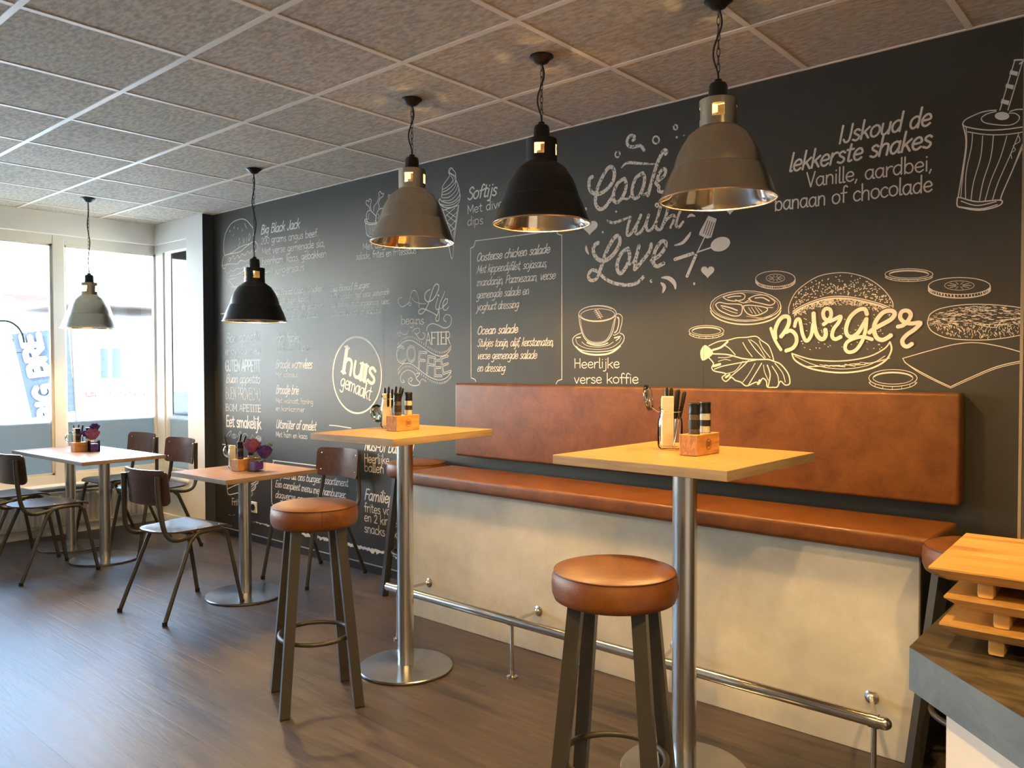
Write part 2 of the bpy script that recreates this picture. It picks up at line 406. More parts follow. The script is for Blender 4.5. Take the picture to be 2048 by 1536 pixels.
# decal on the first pane
def ribbon(pts, w, b, plane, taper=0):
    """flat ribbon along 2-D points in a plane: plane(u,v)->3-D"""
    P = [Vector((p[0], p[1])) for p in pts]; n = len(P)
    Q = [P[0]]
    for p in P[1:]:
        if (p-Q[-1]).length > 1e-6: Q.append(p)
    P = Q; n = len(P)
    if n < 2:
        c = P[0]; vs = [b.verts.new(plane(c.x+w/2*cos(k*pi/4), c.y+w/2*sin(k*pi/4))) for k in range(8)]; b.faces.new(vs); return
    L, R, hw = [], [], []
    o_ = plane(0, 0); nz = (plane(1, 0)-o_).cross(plane(0, 1)-o_)*5e-6
    for i, p in enumerate(P):
        t = (P[min(i+1, n-1)]-P[max(i-1, 0)])
        if t.length < 1e-9: t = P[min(i+1, n-1)]-p
        t.normalize(); nn = Vector((-t.y, t.x))
        h = w/2
        if taper: s = i/(n-1); h *= (1-taper)+taper*sin(pi*min(max(s, .02), .98))
        L.append(b.verts.new(plane(*(p+nn*h))+nz*i)); R.append(b.verts.new(plane(*(p-nn*h))+nz*i)); hw.append((h, t))
    for i in range(n-1):
        b.faces.new((L[i], R[i], R[i+1], L[i+1]))
    if not taper:
        for e, s in ((0, -1), (n-1, 1)):
            h, t = hw[e]; a0 = atan2(t.y, t.x); c = P[e]
            fan = [b.verts.new(plane(c.x+h*cos(a0-s*pi/2*0+ang), c.y+h*sin(a0+ang))+nz*e) for ang in [(-pi/3)*1 + k*pi/3 for k in range(3)]] if s > 0 else \
                  [b.verts.new(plane(c.x+h*cos(a0+pi+ang), c.y+h*sin(a0+pi+ang))) for ang in [-pi/3+k*pi/3 for k in range(3)]]
            if s > 0: b.faces.new([R[e]]+fan+[L[e]])
            else: b.faces.new([L[e]]+fan+[R[e]])
db = bmesh.new()
def dpl(u, v): return Vector((-6.3765, u, v))
def dd(pts, w):
    q = [on_x(x, y, -6.377) for x, y in pts]; ribbon(cr([(a.y, a.z) for a in q]), w, db, dpl)
dd([(-30, 648), (0, 642), (20, 644), (36, 655), (45, 670), (48, 684)], .016)
dd([(-30, 706), (0, 706), (42, 705)], .005)
dd([(0, 675), (6, 679), (16, 677), (23, 670), (24, 664)], .006)
dd([(0, 697), (8, 700), (18, 699), (25, 694), (26, 682), (24, 676)], .006)
dd([(-4, 662), (-8, 680), (-4, 697)], .006)
me = bpy.data.meshes.new('decal'); db.to_mesh(me); db.free()
link('window_decal', me, mat('decal_print', (.05, .10, .09), .6), window_1)

# ================================================================ OUTSIDE
MB().box((-26, 0, -.25), (39, 70, .1)).build('pavement', M['asphalt'], kind='structure')
hX = -20.0
def hp(x, y): q = on_x(x, y, hX); return q.y, q.z
house = thing('house', 'pale rendered house across the street with a red eave, beyond the glass', 'house', (hX, 3, -.2))
def hbox(name, mt, x0, x1, y0, y1, d0, d1, par=None):
    (ya, za), (yb, zb) = hp(x0, y1), hp(x1, y0); ya, yb = min(ya, yb), max(ya, yb)
    o = MB().box(((d0+d1)/2, (ya+yb)/2-3, (za+zb)/2+.2), (abs(d1-d0), yb-ya, abs(zb-za))).build(name, mt, par or house)
    return o
ya, yb = hp(140, 700)[0], hp(420, 700)[0]
MB().box((-2.0, (ya+yb)/2-3, 1.35), (4, yb-ya, 2.7)).build('wall', M['facade'], house)
MB().box((-1.9, (ya+yb)/2-3, 3.1), (4.6, yb-ya+.6, .12)).build('roof', M['roof'], house)
hw_ = hbox('window', M['frame'], 193, 243, 692, 760, 0, .06)
hbox('pane', M['win_dark'], 199, 213, 697, 756, .05, .08, hw_); hbox('pane', M['win_dark'], 222, 238, 697, 756, .05, .08, hw_)
hbox('window_sill', M['roof'], 191, 245, 759, 762, 0, .14)
hbox('downpipe', M['roof'], 172, 176, 655, 792, .02, .1)
zb0 = hp(150, 781)[1]+.2
for r_ in range(2):
    for k in range(14):
        MB().box((.03, ya-3+.3+k*.24+(.12 if r_ else 0), zb0-.07-r_*.075), (.04, .21, .062)).build('brick', M['brick'], house)
h2 = thing('house', 'distant pale gabled house seen above the advertising banner', 'house', (-30, -6, -.2))
def q2(x, y): q = on_x(x, y, -30); return q.y+6, q.z+.2
a_, b_ = q2(46, 700), q2(92, 605)
MB().box((-2, (a_[0]+b_[0])/2, b_[1]/2), (4, abs(b_[0]-a_[0])+1.2, b_[1])).build('wall', M['facade'], h2)
MB().box((-2, (a_[0]+b_[0])/2, b_[1]+.25), (4.4, abs(b_[0]-a_[0])+1.6, .5), bev=.2).build('roof', M['roof'], h2)
for x0, x1 in ((50, 60), (72, 79)):
    a_, b_ = q2(x0, 622), q2(x1, 606)
    MB().box((.03, (a_[0]+b_[0])/2, (a_[1]+b_[1])/2-.9), (.08, abs(b_[0]-a_[0]), abs(b_[1]-a_[1]))).build('window', M['win_dark'], h2)
# advertising banner outside
BX = -9.0
ban = thing('banner', 'leaning grey blue advertising banner with large white lettering outside the window', 'banner', (BX, on_x(90, 835, BX).y, -.2))
def bq(x, y): q = on_x(x, y, BX); return q
bl, br_ = bq(64, 836), bq(151, 822); tl, tr_ = bq(24, 668), bq(136, 655)
bb = bmesh.new(); cor = [bl, br_, tr_, tl]; loc0 = ban.location
va = [bb.verts.new((0, q.y-loc0.y, q.z+.2)) for q in cor]; vb = [bb.verts.new((-.01, q.y-loc0.y, q.z+.2)) for q in cor]
bb.faces.new(va); bb.faces.new(vb[::-1])
for k in range(4): bb.faces.new((va[k], va[(k+1) % 4], vb[(k+1) % 4], vb[k]))
me = bpy.data.meshes.new('cloth'); bb.to_mesh(me); bb.free(); link('cloth', me, M['banner'], ban)
MB().tube([(0, br_.y-loc0.y+.02, 0), (0, br_.y-loc0.y+.02, .6), (0, tr_.y-loc0.y+.03, tr_.z+.25)], .014).build('pole', M['tube'], ban)
MB().tube([(0, br_.y-loc0.y+.25, 0.02), (0, br_.y-loc0.y-.25, .02)], .015).build('foot', M['tube'], ban)
# bush
bush = thing('bush', 'low yellow green bush beside the banner across the pavement', 'bush', (-13, on_x(18, 815, -13).y, -.2))
fb = MB()
for k in range(260):
    a = random.random()*2*pi; r = random.random()**.5; z = random.random()
    c = Vector((.5*r*cos(a), .8*r*sin(a), .18+.5*z*(1-.5*r)))
    fb.box(c, (.12, .012, .07), rot=Matrix.Rotation(random.random()*6, 4, 'Z') @ Matrix.Rotation(random.random()*6, 4, 'X'))
fb.build('foliage', M['bush'], bush, kind='stuff')
MB().tube([(0, 0, 0), (0, .03, .3)], .03).build('stem', M['tube'], bush)

# ================================================================ RADIATOR
rad = thing('radiator', 'cream panel radiator under the window sill', 'radiator', (-6.17, -.16, .08))
rb = MB().box((-.02, -1.6, .135), (.055, 3.2, .27), bev=.008)
rb.build('radiator_panel', M['radiator'], rad)
rr = MB()
for k in range(80): rr.box((.012, -.03-k*.04, .135), (.014, .020, .225), bev=.004)
o = rr.build('radiator_ribs', M['radiator'], rad, kind='stuff')
MB().box((-.02, -1.6, .272), (.07, 3.2, .008)).build('top_grille', M['radiator'], rad)
MB().tube([(0, .03, .03), (0, .06, .03), (0, .06, -.08)], .009).lathe([(0, 0), (.018, 0), (.018, .04), (0, .04)], 12, (0, .06, .02)).build('valve', M['steel'], rad)
# wall socket
so = thing('wall_socket', 'ivory wall socket on the dark menu wall behind the square low table', 'socket', (-4.842, 0, .265))
MB().box((0, -.005, 0), (.084, .010, .084), bev=.003).build('face_plate', M['socket'], so)
MB().lathe([(.0, .0), (.021, .0), (.021, .004), (.026, .004), (.026, -.001)], 24).build('outlet', M['holder'], so)
so.children[1].rotation_euler = (radians(90), 0, 0); so.children[1].location = (0, -.012, 0)

# ================================================================ BENCH
be = thing('bench', 'long wall bench with a limed panel front and cognac leather seat', 'bench', (-1.30, -.23, 0))
bx = lambda x: x+1.30; by = lambda y: y+.23
MB().box((bx(-1.3005), by(-.42), .357), (2.511, .02, .714), bev=.003).build('front_panel', M['panel'], be)
MB().box((bx(-.047), by(-.215), .357), (.012, .385, .710)).build('side_panel', M['black'], be)
MB().box((bx(-2.545), by(-.215), .357), (.012, .385, .710)).build('side_panel', M['panel'], be)
MB().box((bx(-1.30), by(-.225), .708), (2.49, .40, .012)).build('seat_base', M['black'], be)
MB().box((bx(-1.288), by(-.292), .750), (2.576, .365, .068), bev=.016, seg=3).build('seat_cushion', M['leather'], be, smooth=50)
MB().tube([(bx(-2.56), by(-.4715), .7725), (bx(-.015), by(-.4715), .7725)], .0022, 6).build('seam', M['seam'], be)
bk = thing('backrest', 'cognac leather back cushion fixed to the dark wall above the bench', 'backrest', (-1.287, -.05, 1.043))
MB().box((0, 0, 0), (2.572, .078, .412), bev=.014, seg=3).build('backrest_cushion', M['leather'], bk, smooth=50)
MB().box((0, .0425, 0), (2.45, .010, .33)).build('mounting_board', M['black'], bk)

# ================================================================ FOOT RAIL
fr = thing('foot_rail', 'stainless steel foot rail running along the bench front', 'foot rail', (-1.22, -.73, 0))
fx = lambda x: x+1.22
MB().tube([(fx(-2.41), 0, .247), (fx(-.075), 0, .247)], .020, 28).build('rail', M['steel_plain'], fr, smooth=40)
MB().sphere((fx(-.07), 0, .247), .0205, (1.2, 1, 1)).build('end_cap', M['steel_plain'], fr, smooth=60)
for x in (-2.33, -1.585, -.862, -.098):
    MB().tube([(fx(x), 0, .02), (fx(x), 0, .23)], .0085, 12).lathe([(0, 0), (.024, 0), (.024, .006), (.012, .010), (.009, .03), (0, .03)], 20, (fx(x), 0, 0)).build('post', M['steel_plain'], fr, smooth=40)
    MB().tube([(fx(x)-.014, 0, .247), (fx(x)+.014, 0, .247)], .0225, 20).build('clamp', M['steel_plain'], fr, smooth=40)
    q = MB().tube([(fx(x)-.002, .015, .242), (fx(x)-.095, .285, .200)], .0075, 12)
    q.lathe([(0, 0), (.020, 0), (.020, .004), (.014, .010), (0, .012)], 20)
    o = MB().tube([(fx(x)-.002, .015, .242), (fx(x)-.095, .292, .200)], .0075, 12).sphere((fx(x)-.095, .288, .200), .014, (1, .5, 1)).build('bracket', M['steel_plain'], fr, smooth=40)
    q.b.free()
    f = MB().lathe([(0, 0), (.024, 0), (.024, .004), (.012, .010), (0, .010)], 20).build('flange', M['steel_plain'], fr, smooth=40)
    f.rotation_euler = (radians(90), 0, 0); f.location = (fx(x)-.095, .2995, .200)

# ================================================================ PENDANTS
prof_out = [(.195, 0), (.191, .006), (.184, .022), (.173, .055), (.161, .082), (.1525, .101), (.149, .103), (.145, .122), (.136, .150), (.124, .175), (.110, .197), (.103, .207), (.101, .213), (.093, .215), (.090, .222), (.081, .224), (.077, .232), (.068, .236), (.063, .242)]
def make_pendant(name, label, mshade, chain_len, loc, rz=0):
    """origin at the ceiling; the rim hangs below"""
    t = thing(name, label, 'pendant lamp', loc, rz, 'pendant lamps over the tables')
    zr = -(chain_len+.030+.401)          # rim height
    MB().lathe([(r, z+zr) for r, z in prof_out], 56).build('shade', mshade, t, smooth=35)
    MB().lathe([(r-.003, z+zr+.001) for r, z in prof_out], 56).build('reflector', M['mirror'], t, smooth=35)
    MB().lathe([(.1935+.0035*cos(a*pi/4), zr+.0035*sin(a*pi/4)) for a in range(9)], 56).build('rim', M['rim'], t, smooth=60)
    n = 48; zs = [.242, .266, .308, .331]
    hole = lambda i, j: i == 1 and (j % 12) in (0, 1, 2, 3, 4)
    nb = MB().lathe([(.062, zr+z) for z in zs] + [(.031, zr+.333)], n, skip=hole)
    MB().lathe([(.060, zr+z) for z in zs] + [(.031, zr+.331)], n, skip=hole).build('neck_lining', M['lining'], t, smooth=35)
    nk = nb.build('neck', mshade, t, smooth=35)
    MB().lathe([(0, zr+.397), (.012, zr+.401), (.014, zr+.392), (.027, zr+.387), (.031, zr+.378), (.033, zr+.332), (0, zr+.332)][::-1], 28).build('socket_cap', M['black'], t, smooth=35)
    hb = MB().box((.018, .0, zr+.283), (.030, .030, .060)).lathe([(0, 0), (.020, 0), (.020, .05), (0, .05)], 16, (0, 0, zr+.238))
    hb.build('lamp_holder', M['holder'], t)
    MB().lathe([(0, -.05), (.014, -.047), (.032, -.038), (.037, -.018), (.026, .0), (.013, .015), (.013, .025)], 20, (0, 0, zr+.218)).build('bulb', M['bulb'], t, smooth=60)
    MB().lathe([(0, 0), (.047, 0), (.048, -.004), (.036, -.012), (.024, -.026), (.010, -.031), (0, -.031)], 32).build('ceiling_rose', M['black'], t, smooth=35)
    # chain
    c = MB(); k = max(3, int(round(chain_len/.026))); step = chain_len/k
    for i in range(k):
        z = -.030-step*(i+.5); pts = []
        for a in range(12):
            an = 2*pi*a/12; px, pz = .0055*cos(an), (step*.5+.0035)*sin(an)
            pts.append((px, 0, z+pz) if i % 2 else (0, px, z+pz))
        c.tube(pts, .0013, 5, closed=True)
    c.build('chain', M['black'], t)
    w = MB(); pts = []
    K = 40
    for i in range(K+1):
        s = i/K; a = .8+s*2*pi*(.9 if chain_len < .3 else 1.8); rr = (.019 if chain_len < .3 else .012)*sin(pi*s)**.7 if 0 < s < 1 else 0
        pts.append((rr*sin(a*1.0), rr*cos(a)*.4, -.028-chain_len*s))
    w.tube(pts, .0032, 8).build('cable', M['black'], t, smooth=60)
    l = bpy.data.lights.new('pendant_light', 'POINT'); l.energy = PEND_W; l.color = (1, .66, .25); l.shadow_soft_size = .03
    lo = bpy.data.objects.new('pendant_light', l); COL.objects.link(lo); lo.parent = t; lo.location = (0, 0, zr+.09)
    return t
PEND_W = 18.0
M['lining'] = mat('painted_glow_lining', (.85, .72, .48), .4)  # warm bright colour imitates the bulb's glow inside the neck vents
Z1 = .229; Z2 = .514
make_pendant('pendant_lamp', 'grey metal dome pendant on a long chain before the window', M['shade_grey'], Z2, (-5.505, -.925, H), .3)
make_pendant('pendant_lamp', 'black dome pendant on a long chain over the square low table', M['shade_black'], Z2, (-3.82, -.60, H), .9)
make_pendant('pendant_lamp', 'grey metal dome pendant on a short chain below the drumstick drawing', M['shade_grey'], Z1-.006, (-2.107, -.826, H), .25)
make_pendant('pendant_lamp', 'black dome pendant on a short chain between the two short-chained grey pendants', M['shade_black'], Z1, (-1.338, -.831, H), .2)
make_pendant('pendant_lamp', 'large grey metal dome pendant hanging before the word Cook', M['shade_grey'], Z1+.006, (-.585, -.821, H), .15)
# ================================================================ TABLES
def make_table(label, loc, rz, w, d, h, tm, em, r_base, poles=((0, 0),), pole_r=.036, group=None, cat='table', name='bar_table', off=(0, 0), th=.030):
    t = thing(name, label, cat, loc, 0, group)
    tp = MB().box((0, 0, 0), (w, d, th), bev=.0012).build('tabletop', [tm, em], t)
    for p in tp.data.polygons: p.material_index = 0 if abs(p.normal.z) > .9 else 1
    tp.location = (off[0], off[1], h-th/2); tp.rotation_euler = (0, 0, rz)
    for px, py in poles:
        MB().tube([(px, py, .012), (px, py, h-th-.004)], pole_r, 40).build('pole', M['steel'], t, smooth=40)
        MB().lathe([(0, 0), (r_base-.012, 0), (r_base, .004), (r_base, .010), (r_base-.004, .013), (pole_r+.02, .016), (pole_r+.004, .020), (pole_r, .020)], 72, (px, py, 0)).build('base_plate', M['steel_disc'], t, smooth=30)
        MB().box((px, py, h-th-.004), (.20, .20, .006)).build('mounting_plate', M['black'], t)
    return t
make_table('tall oak-topped bar table between two stools, its jar lid hanging low', (-2.020, -.955, 0), radians(4), .508, .632, 1.06, M['oak'], M['oak_edge'], .210, group='tall bar tables', off=(-.008, .004))
make_table('tall oak-topped bar table before the long bench, its jar lid standing up', (-.626, -.965, 0), radians(-1), .615, .622, 1.06, M['oak'], M['oak_edge'], .210, group='tall bar tables', off=(.0, .0), pole_r=.040)
make_table('square low brown-topped table with a rose vase beneath the black pendant', (-3.588, -.818, 0), radians(2), .575, .600, .737, M['walnut'], M['walnut_edge'], .228, name='dining_table', off=(.0, .004), th=.026)
make_table('rectangular low table on two steel poles by the window', (-5.427, -.988, 0), radians(2), 1.19, .565, .727, M['walnut'], M['walnut_edge'], .228, poles=((.297, .0), (-.290, -.008)), name='dining_table', th=.024)

# ================================================================ STOOLS
def make_stool(label, loc, rz):
    t = thing('bar_stool', label, 'stool', loc, rz, 'cognac leather bar stools')
    R = .172; z0, z1 = .708, .797
    pr = [(0, z0), (R-.020, z0), (R-.006, z0+.006), (R, z0+.022), (R+.001, z0+.045), (R-.001, z1-.020), (R-.007, z1-.010), (R-.0065, z1-.007), (R-.018, z1-.002), (R-.05, z1+.003), (0, z1+.004)]
    MB().lathe(pr, 64).build('seat_cushion', M['leather'], t, smooth=50)
    MB().tube([((R-.0065)*cos(a*pi/32), (R-.0065)*sin(a*pi/32), z1-.0085) for a in range(64)], .0024, 6, closed=True).build('piping', M['seam'], t, smooth=60)
    MB().tube([(R*.995, 0, z0+.02), (R+.0015, 0, z0+.05), (R-.004, 0, z1-.012)], .0014, 5).build('seam', M['seam'], t)
    for sx, sy in ((1, 1), (-1, 1), (-1, -1), (1, -1)):
        lg = MB().square_tube((sx*.085, sy*.085, z0+.004), (sx*.143, sy*.143, .006), .038, 0).build('leg', M['tube'], t)
        MB().box((sx*.1434, sy*.1434, .004), (.037, .037, .008)).build('foot_cap', M['black'], lg)
    MB().tube([(.142*cos(a*pi/32), .142*sin(a*pi/32), .268) for a in range(64)], .0095, 12, closed=True).build('foot_ring', M['tube'], t, smooth=60)
    return t
s0 = make_stool('cognac leather bar stool beside the tall table whose jar lid hangs low', (-2.045, -1.415, 0), radians(-26))
dup(s0, (-.556, -1.485, 0), radians(21), 'cognac leather bar stool in front of the tall table nearest the counter')
dup(s0, (-2.79, -.186, 0), radians(-14), 'cognac leather bar stool against the wall at the bench end below the lettering')
dup(s0, (.164, -.538, 0), radians(-46), 'cognac leather bar stool standing behind the counter corner and serving boards')

# ================================================================ CHAIRS
def plate(hw, y0, thick, nx, rows, fn):
    """curved plywood plate: rows of (half width, v); fn(u, v)->3-D point of the mid surface, normal"""
    b = bmesh.new(); A, B = [], []
    for h, v in rows:
        ra, rb_ = [], []
        for i in range(nx+1):
            u = (i/nx*2-1)*h; p, n = fn(u, v)
            ra.append(b.verts.new(p+n*thick/2)); rb_.append(b.verts.new(p-n*thick/2))
        A.append(ra); B.append(rb_)
    m_ = len(rows)
    for j in range(m_-1):
        for i in range(nx):
            b.faces.new((A[j][i], A[j][i+1], A[j+1][i+1], A[j+1][i])); b.faces.new((B[j][i], B[j+1][i], B[j+1][i+1], B[j][i+1]))
    ring = lambda S: S[0]+[S[j][nx] for j in range(1, m_)]+S[m_-1][::-1][1:]+[S[j][0] for j in range(m_-2, 0, -1)]
    ra, rb_ = ring(A), ring(B)
    for i in range(len(ra)):
        k = (i+1) % len(ra); b.faces.new((ra[i], ra[k], rb_[k], rb_[i]))
    bmesh.ops.recalc_face_normals(b, faces=b.faces)
    me = bpy.data.meshes.new('plate'); b.to_mesh(me); b.free()
    for p in me.polygons: p.use_smooth = True
    try: me.set_sharp_from_angle(angle=radians(40))
    except Exception: pass
    return me
def back_rows(hw, z0, z1, r):
    out = []
    for k in range(5):
        a = pi/2*k/4; out.append((hw-r+r*sin(a), z0+r-r*cos(a)))
    for k in range(1, 4): out.append((hw, z0+r+(z1-z0-2*r)*k/4))
    for k in range(5):
        a = pi/2*k/4; out.append((hw-r+r*cos(a), z1-r+r*sin(a)))
    return out
def make_chair(label, loc, rz):
    t = thing('school_chair', label, 'chair', loc, rz, 'brown plywood tube chairs')
    def fb(u, z):
        y = -.244+.046*(u/.19)**2-.10*(z-.70); n = Vector((-.48*u/.19, 1, .10)).normalized(); return Vector((u, y, z)), n
    bk = link('backrest', plate(0, 0, .009, 14, back_rows(.198, .615, .803, .032), fb), M['seat_ply'], t)
    def fs(u, v):
        z = .462-.012*max(0, 1-((v+.02)/.16)**2)*(1-(u/.2)**2)-.018*max(0, (v-.14)/.06)**2; return Vector((u, v, z)), Vector((0, 0, 1))
    rows = []
    for v in [-.205, -.202, -.195, -.183, -.165, -.14, -.10, -.05, 0, .05, .10, .14, .17, .19, .198, .202]:
        h = .155+.040*(v+.2)/.4
        if v < -.10: h = h*sqrt(max(.05, 1-((-.10-v)/.107)**2.2))
        if v > .18: h -= .02*((v-.18)/.022)**2
        rows.append((h, v))
    st = link('seat', plate(0, 0, .010, 12, rows, fs), M['seat_ply'], t)
    rv = MB()
    for sx in (-1, 1):
        for z in (.655, .765):
            p, n = fb(sx*.165, z); rv.sphere(p+n*.005, .0055, (1, .5, 1), 10, 6)
    rv.build('rivets', M['rivet'], bk, kind='stuff')
    rv = MB()
    for sx in (-1, 1):
        for y in (-.01, .13): rv.sphere((sx*.165, y, .466), .005, (1, 1, .5), 10, 6)
    rv.build('rivets', M['rivet'], st, kind='stuff')
    for s in (-1, 1):
        up = [(s*.160, -.236, .772), (s*.162, -.234, .68), (s*.172, -.228, .58), (s*.184, -.217, .49), (s*.189, -.190, .443), (s*.187, -.145, .425), (s*.186, -.09, .428), (s*.185, -.035, .437)]
        MB().tube(cr(up, 4), lambda q: .0150-.0035*min(1, q*1.5), 12).build('upright', M['tube'], t, smooth=50)
        rear = [(s*.214, -.240, .004), (s*.214, -.240, .004), (s*.196, -.085, .375), (s*.193, -.060, .415), (s*.190, -.035, .437), (s*.188, .0, .445), (s*.186, .05, .447)]
        lg = MB().tube(cr(rear, 5), .0115, 12).build('leg', M['tube'], t, smooth=50)
        MB().lathe([(0, 0), (.0135, 0), (.0135, .022), (0, .022)], 14, (s*.2138, -.2385, 0)).build('foot_cap', M['black'], lg)
        front = [(s*.210, .240, .004), (s*.210, .240, .004), (s*.192, .168, .375), (s*.190, .155, .415), (s*.188, .130, .440), (s*.187, .095, .446), (s*.186, .05, .447)]
        lg = MB().tube(cr(front, 5), .0115, 12).build('leg', M['tube'], t, smooth=50)
        MB().lathe([(0, 0), (.0135, 0), (.0135, .022), (0, .022)], 14, (s*.2098, .239, 0)).build('foot_cap', M['black'], lg)
    MB().tube([(-.186, .09, .440), (.186, .09, .440)], .009, 10).tube([(-.186, -.03, .435), (.186, -.03, .435)], .009, 10).build('stretcher', M['tube'], t)
    return t
c0 = make_chair('brown plywood chair facing the square low table, back to the room', (-3.64, -1.180, 0), radians(6.5))
dup(c0, (-3.640, -.300, 0), radians(185.5), 'brown plywood chair at the wall side of the square low table behind a stool')
dup(c0, (-5.050, -1.400, 0), radians(6), 'brown plywood chair on the room side of the window table, nearer the square table')
dup(c0, (-5.640, -1.430, 0), radians(4), 'brown plywood chair on the room side of the window table, farther along')
dup(c0, (-5.205, -.600, 0), radians(184), 'brown plywood chair at the wall side of the window table, before the dark wall edge')
dup(c0, (-5.895, -.575, 0), radians(186), 'reddish brown plywood chair in the window corner behind the window table')

# ================================================================ TABLE CENTREPIECES
RV = Vector((_r.x, _r.y, 0)).normalized(); FV = Vector((_f.x, _f.y, 0)).normalized()
def make_block(loc, rz, where, mark):
    t = thing('condiment_holder', f'small pine block holding two grinders on the {where}', 'holder', loc, rz, 'pine grinder holders')
    o = MB().box((0, 0, .034), (.064, .150, .067), bev=.0012).build('block', [M['block'], M['block_end']], t)
    for p in o.data.polygons: p.material_index = 1 if abs(p.normal.y) > .9 else 0
    MB().lathe([(.0, 0), (.0195, 0), (.0195, .0006), (0, .0006)], 20, (0, -.036, .0673)).lathe([(.0, 0), (.0195, 0), (.0195, .0006), (0, .0006)], 20, (0, .036, .0673)).build('grinder_hole', M['burn'], t)
    if mark:
        b = bmesh.new(); pl = lambda u, v: Vector((.0326, u, v))
        ribbon([(.017*cos(a*pi/12), .034+.017*sin(a*pi/12)) for a in range(5, 29)], .0018, b, pl)
        for z, w in ((.040, .012), (.034, .010), (.028, .011)):
            ribbon(cr([(-w+2*w*k/7, z+(.0026 if k % 2 else -.0026)) for k in range(8)], 3), .0015, b, pl)
        me = bpy.data.meshes.new('mark'); b.to_mesh(me); b.free(); link('branded_mark', me, M['burn'], t)
    return t
def make_grinder(loc, rz, kind, where, style):
    t = thing(kind+'_grinder', f'black-capped {kind} grinder in the pine block on the {where}', 'grinder', loc, rz, 'table grinders')
    MB().lathe([(0, 0), (.0165, 0), (.0168, .003), (.0168, .062), (.0155, .066), (0, .066)], 24).build('contents', M[kind], t, smooth=40)
    MB().lathe([(.0175, 0), (.0178, .06), (.0165, .068)], 24).build('bottle', M['jar'], t, smooth=40)
    z0, z1 = (.016, .046) if style == 0 else (.022, .042)
    MB().lathe([(.0181, z0), (.0183, z0), (.0183, z1), (.0181, z1)], 24).build('label', M['label'], t)
    MB().lathe([(0, .064), (.0185, .064), (.0190, .068), (.0175, .078), (.0180, .092), (.0190, .098), (.0165, .102), (0, .103)], 24).build('cap', M['black'], t, smooth=35)
    return t
def make_jar(loc, where, lid, napkin_top, r=.040, h=.155):
    t = thing('clip_top_jar', f'clear clip-top glass jar with open lid on the {where}', 'jar', loc, 0, 'clip-top glass jars')
    k = h/.155
    pr = [(0, .004), (r*.80, .002), (r*.95, .008), (r, .02), (r, .095*k), (r*.96, .108*k), (r*.86, .122*k), (r*.82, .130*k), (r*.82, .146*k), (r*.88, .149*k), (r*.88, .155*k), (r*.80, .156*k)]
    ins = [(x*.94, z) for x, z in pr[::-1][:-3]]+[(r*.75, .010), (0, .010)]
    MB().lathe(pr+ins, 36).build('body', M['jar'], t, smooth=40)
    wr = MB(); wr.tube([(r*.86*cos(a*pi/12), r*.86*sin(a*pi/12), .138*k) for a in range(24)], .0013, 6, closed=True)
    (side, up, tilt) = lid
    c = RV*side; cz = h+up
    wr.tube(cr([tuple(RV*(-r*.86))[:2]+(.138*k,), tuple(RV*(side*.6))[:2]+(.138*k+min(0, up)*.3,), tuple(RV*(side*.92))[:2]+(h+up-(.03 if up > -.02 else -.02),)], 5), .0014, 6)
    wr.build('wire_clip', M['rivet'], t)
    r *= 1.12; ld = MB().lathe([(0, .010), (r*.5, .011), (r*.80, .008), (r*.93, .004), (r*.95, -.003), (r*.88, -.009), (r*.7, -.011), (r*.66, -.006), (0, -.005)], 32)
    ld.lathe([(r*.90, -.0095), (r*.94, -.0075), (r*.90, -.0055)], 32)
    lo = ld.build('lid', M['lid'], t, smooth=40)
    lo.location = (c.x, c.y, cz)
    ax = (RV*cos(tilt[0])*1.0 + Vector((0, 0, 1))*sin(tilt[0]) - FV*tilt[1]).normalized()
    lo.rotation_euler = ax.to_track_quat('Z', 'Y').to_euler()
    n = thing('napkin', f'cream paper napkin standing in the glass jar on the {where}', 'napkin', (loc[0], loc[1], loc[2]+.012), atan2(RV.y, RV.x), 'napkins in the jars')
    MB().box((-.010, -.006, napkin_top/2), (.040, .016, napkin_top), bev=.002).box((-.012, .006, napkin_top/2-.004), (.036, .004, napkin_top-.006)).build('paper', M['napkin'], n)
    return t
def make_cutlery(loc, lean, ln, where, k, flat=False):
    t = thing('cutlery', f'{["first", "second", "third", "fourth", "fifth", "sixth"][k]} cutlery handle from the open lid, jar on the {where}', 'cutlery', loc, 0, f'black-handled cutlery on the {where}')
    d = Vector((lean[0], lean[1], 1)).normalized()
    MB().tube([Vector((0, 0, 0)), d*(ln*.5)], .0018, 6).build('blade', M['blade'], t)
    a, b = d*(ln*.48), d*ln
    MB().tube([a, a+(b-a)*.1, b-(b-a)*.08, b], lambda s: [.004, .0062, .0066, .0040][min(3, int(round(s*3)))], 10).build('handle', M['cutlery'], t, smooth=50)
    return t
BW = 'bar table with hanging lid'
def centre(tz, where, block, rz, jar, lid, ntop, cut, mark, jar_r=.040, jar_h=.155, style=(0, 1)):
    make_block((block[0], block[1], tz+.0003), rz, where, mark)
    for i, (kind, dy) in enumerate((('pepper', -.036), ('salt', .036))):
        p = Vector((block[0], block[1], 0))+Matrix.Rotation(rz, 3, 'Z') @ Vector((0, dy, 0))
        make_grinder((p.x, p.y, tz+.0683), rz, kind, where, style[i])
    make_jar((jar[0], jar[1], tz), where, lid, ntop, jar_r, jar_h)
    for k, (sx, sf, lx, ly, ln) in enumerate(cut):
        q = RV*sx+FV*sf; le = RV*lx+FV*ly
        make_cutlery((jar[0]+q.x, jar[1]+q.y, tz+.014), (le.x, le.y), ln, where, k)
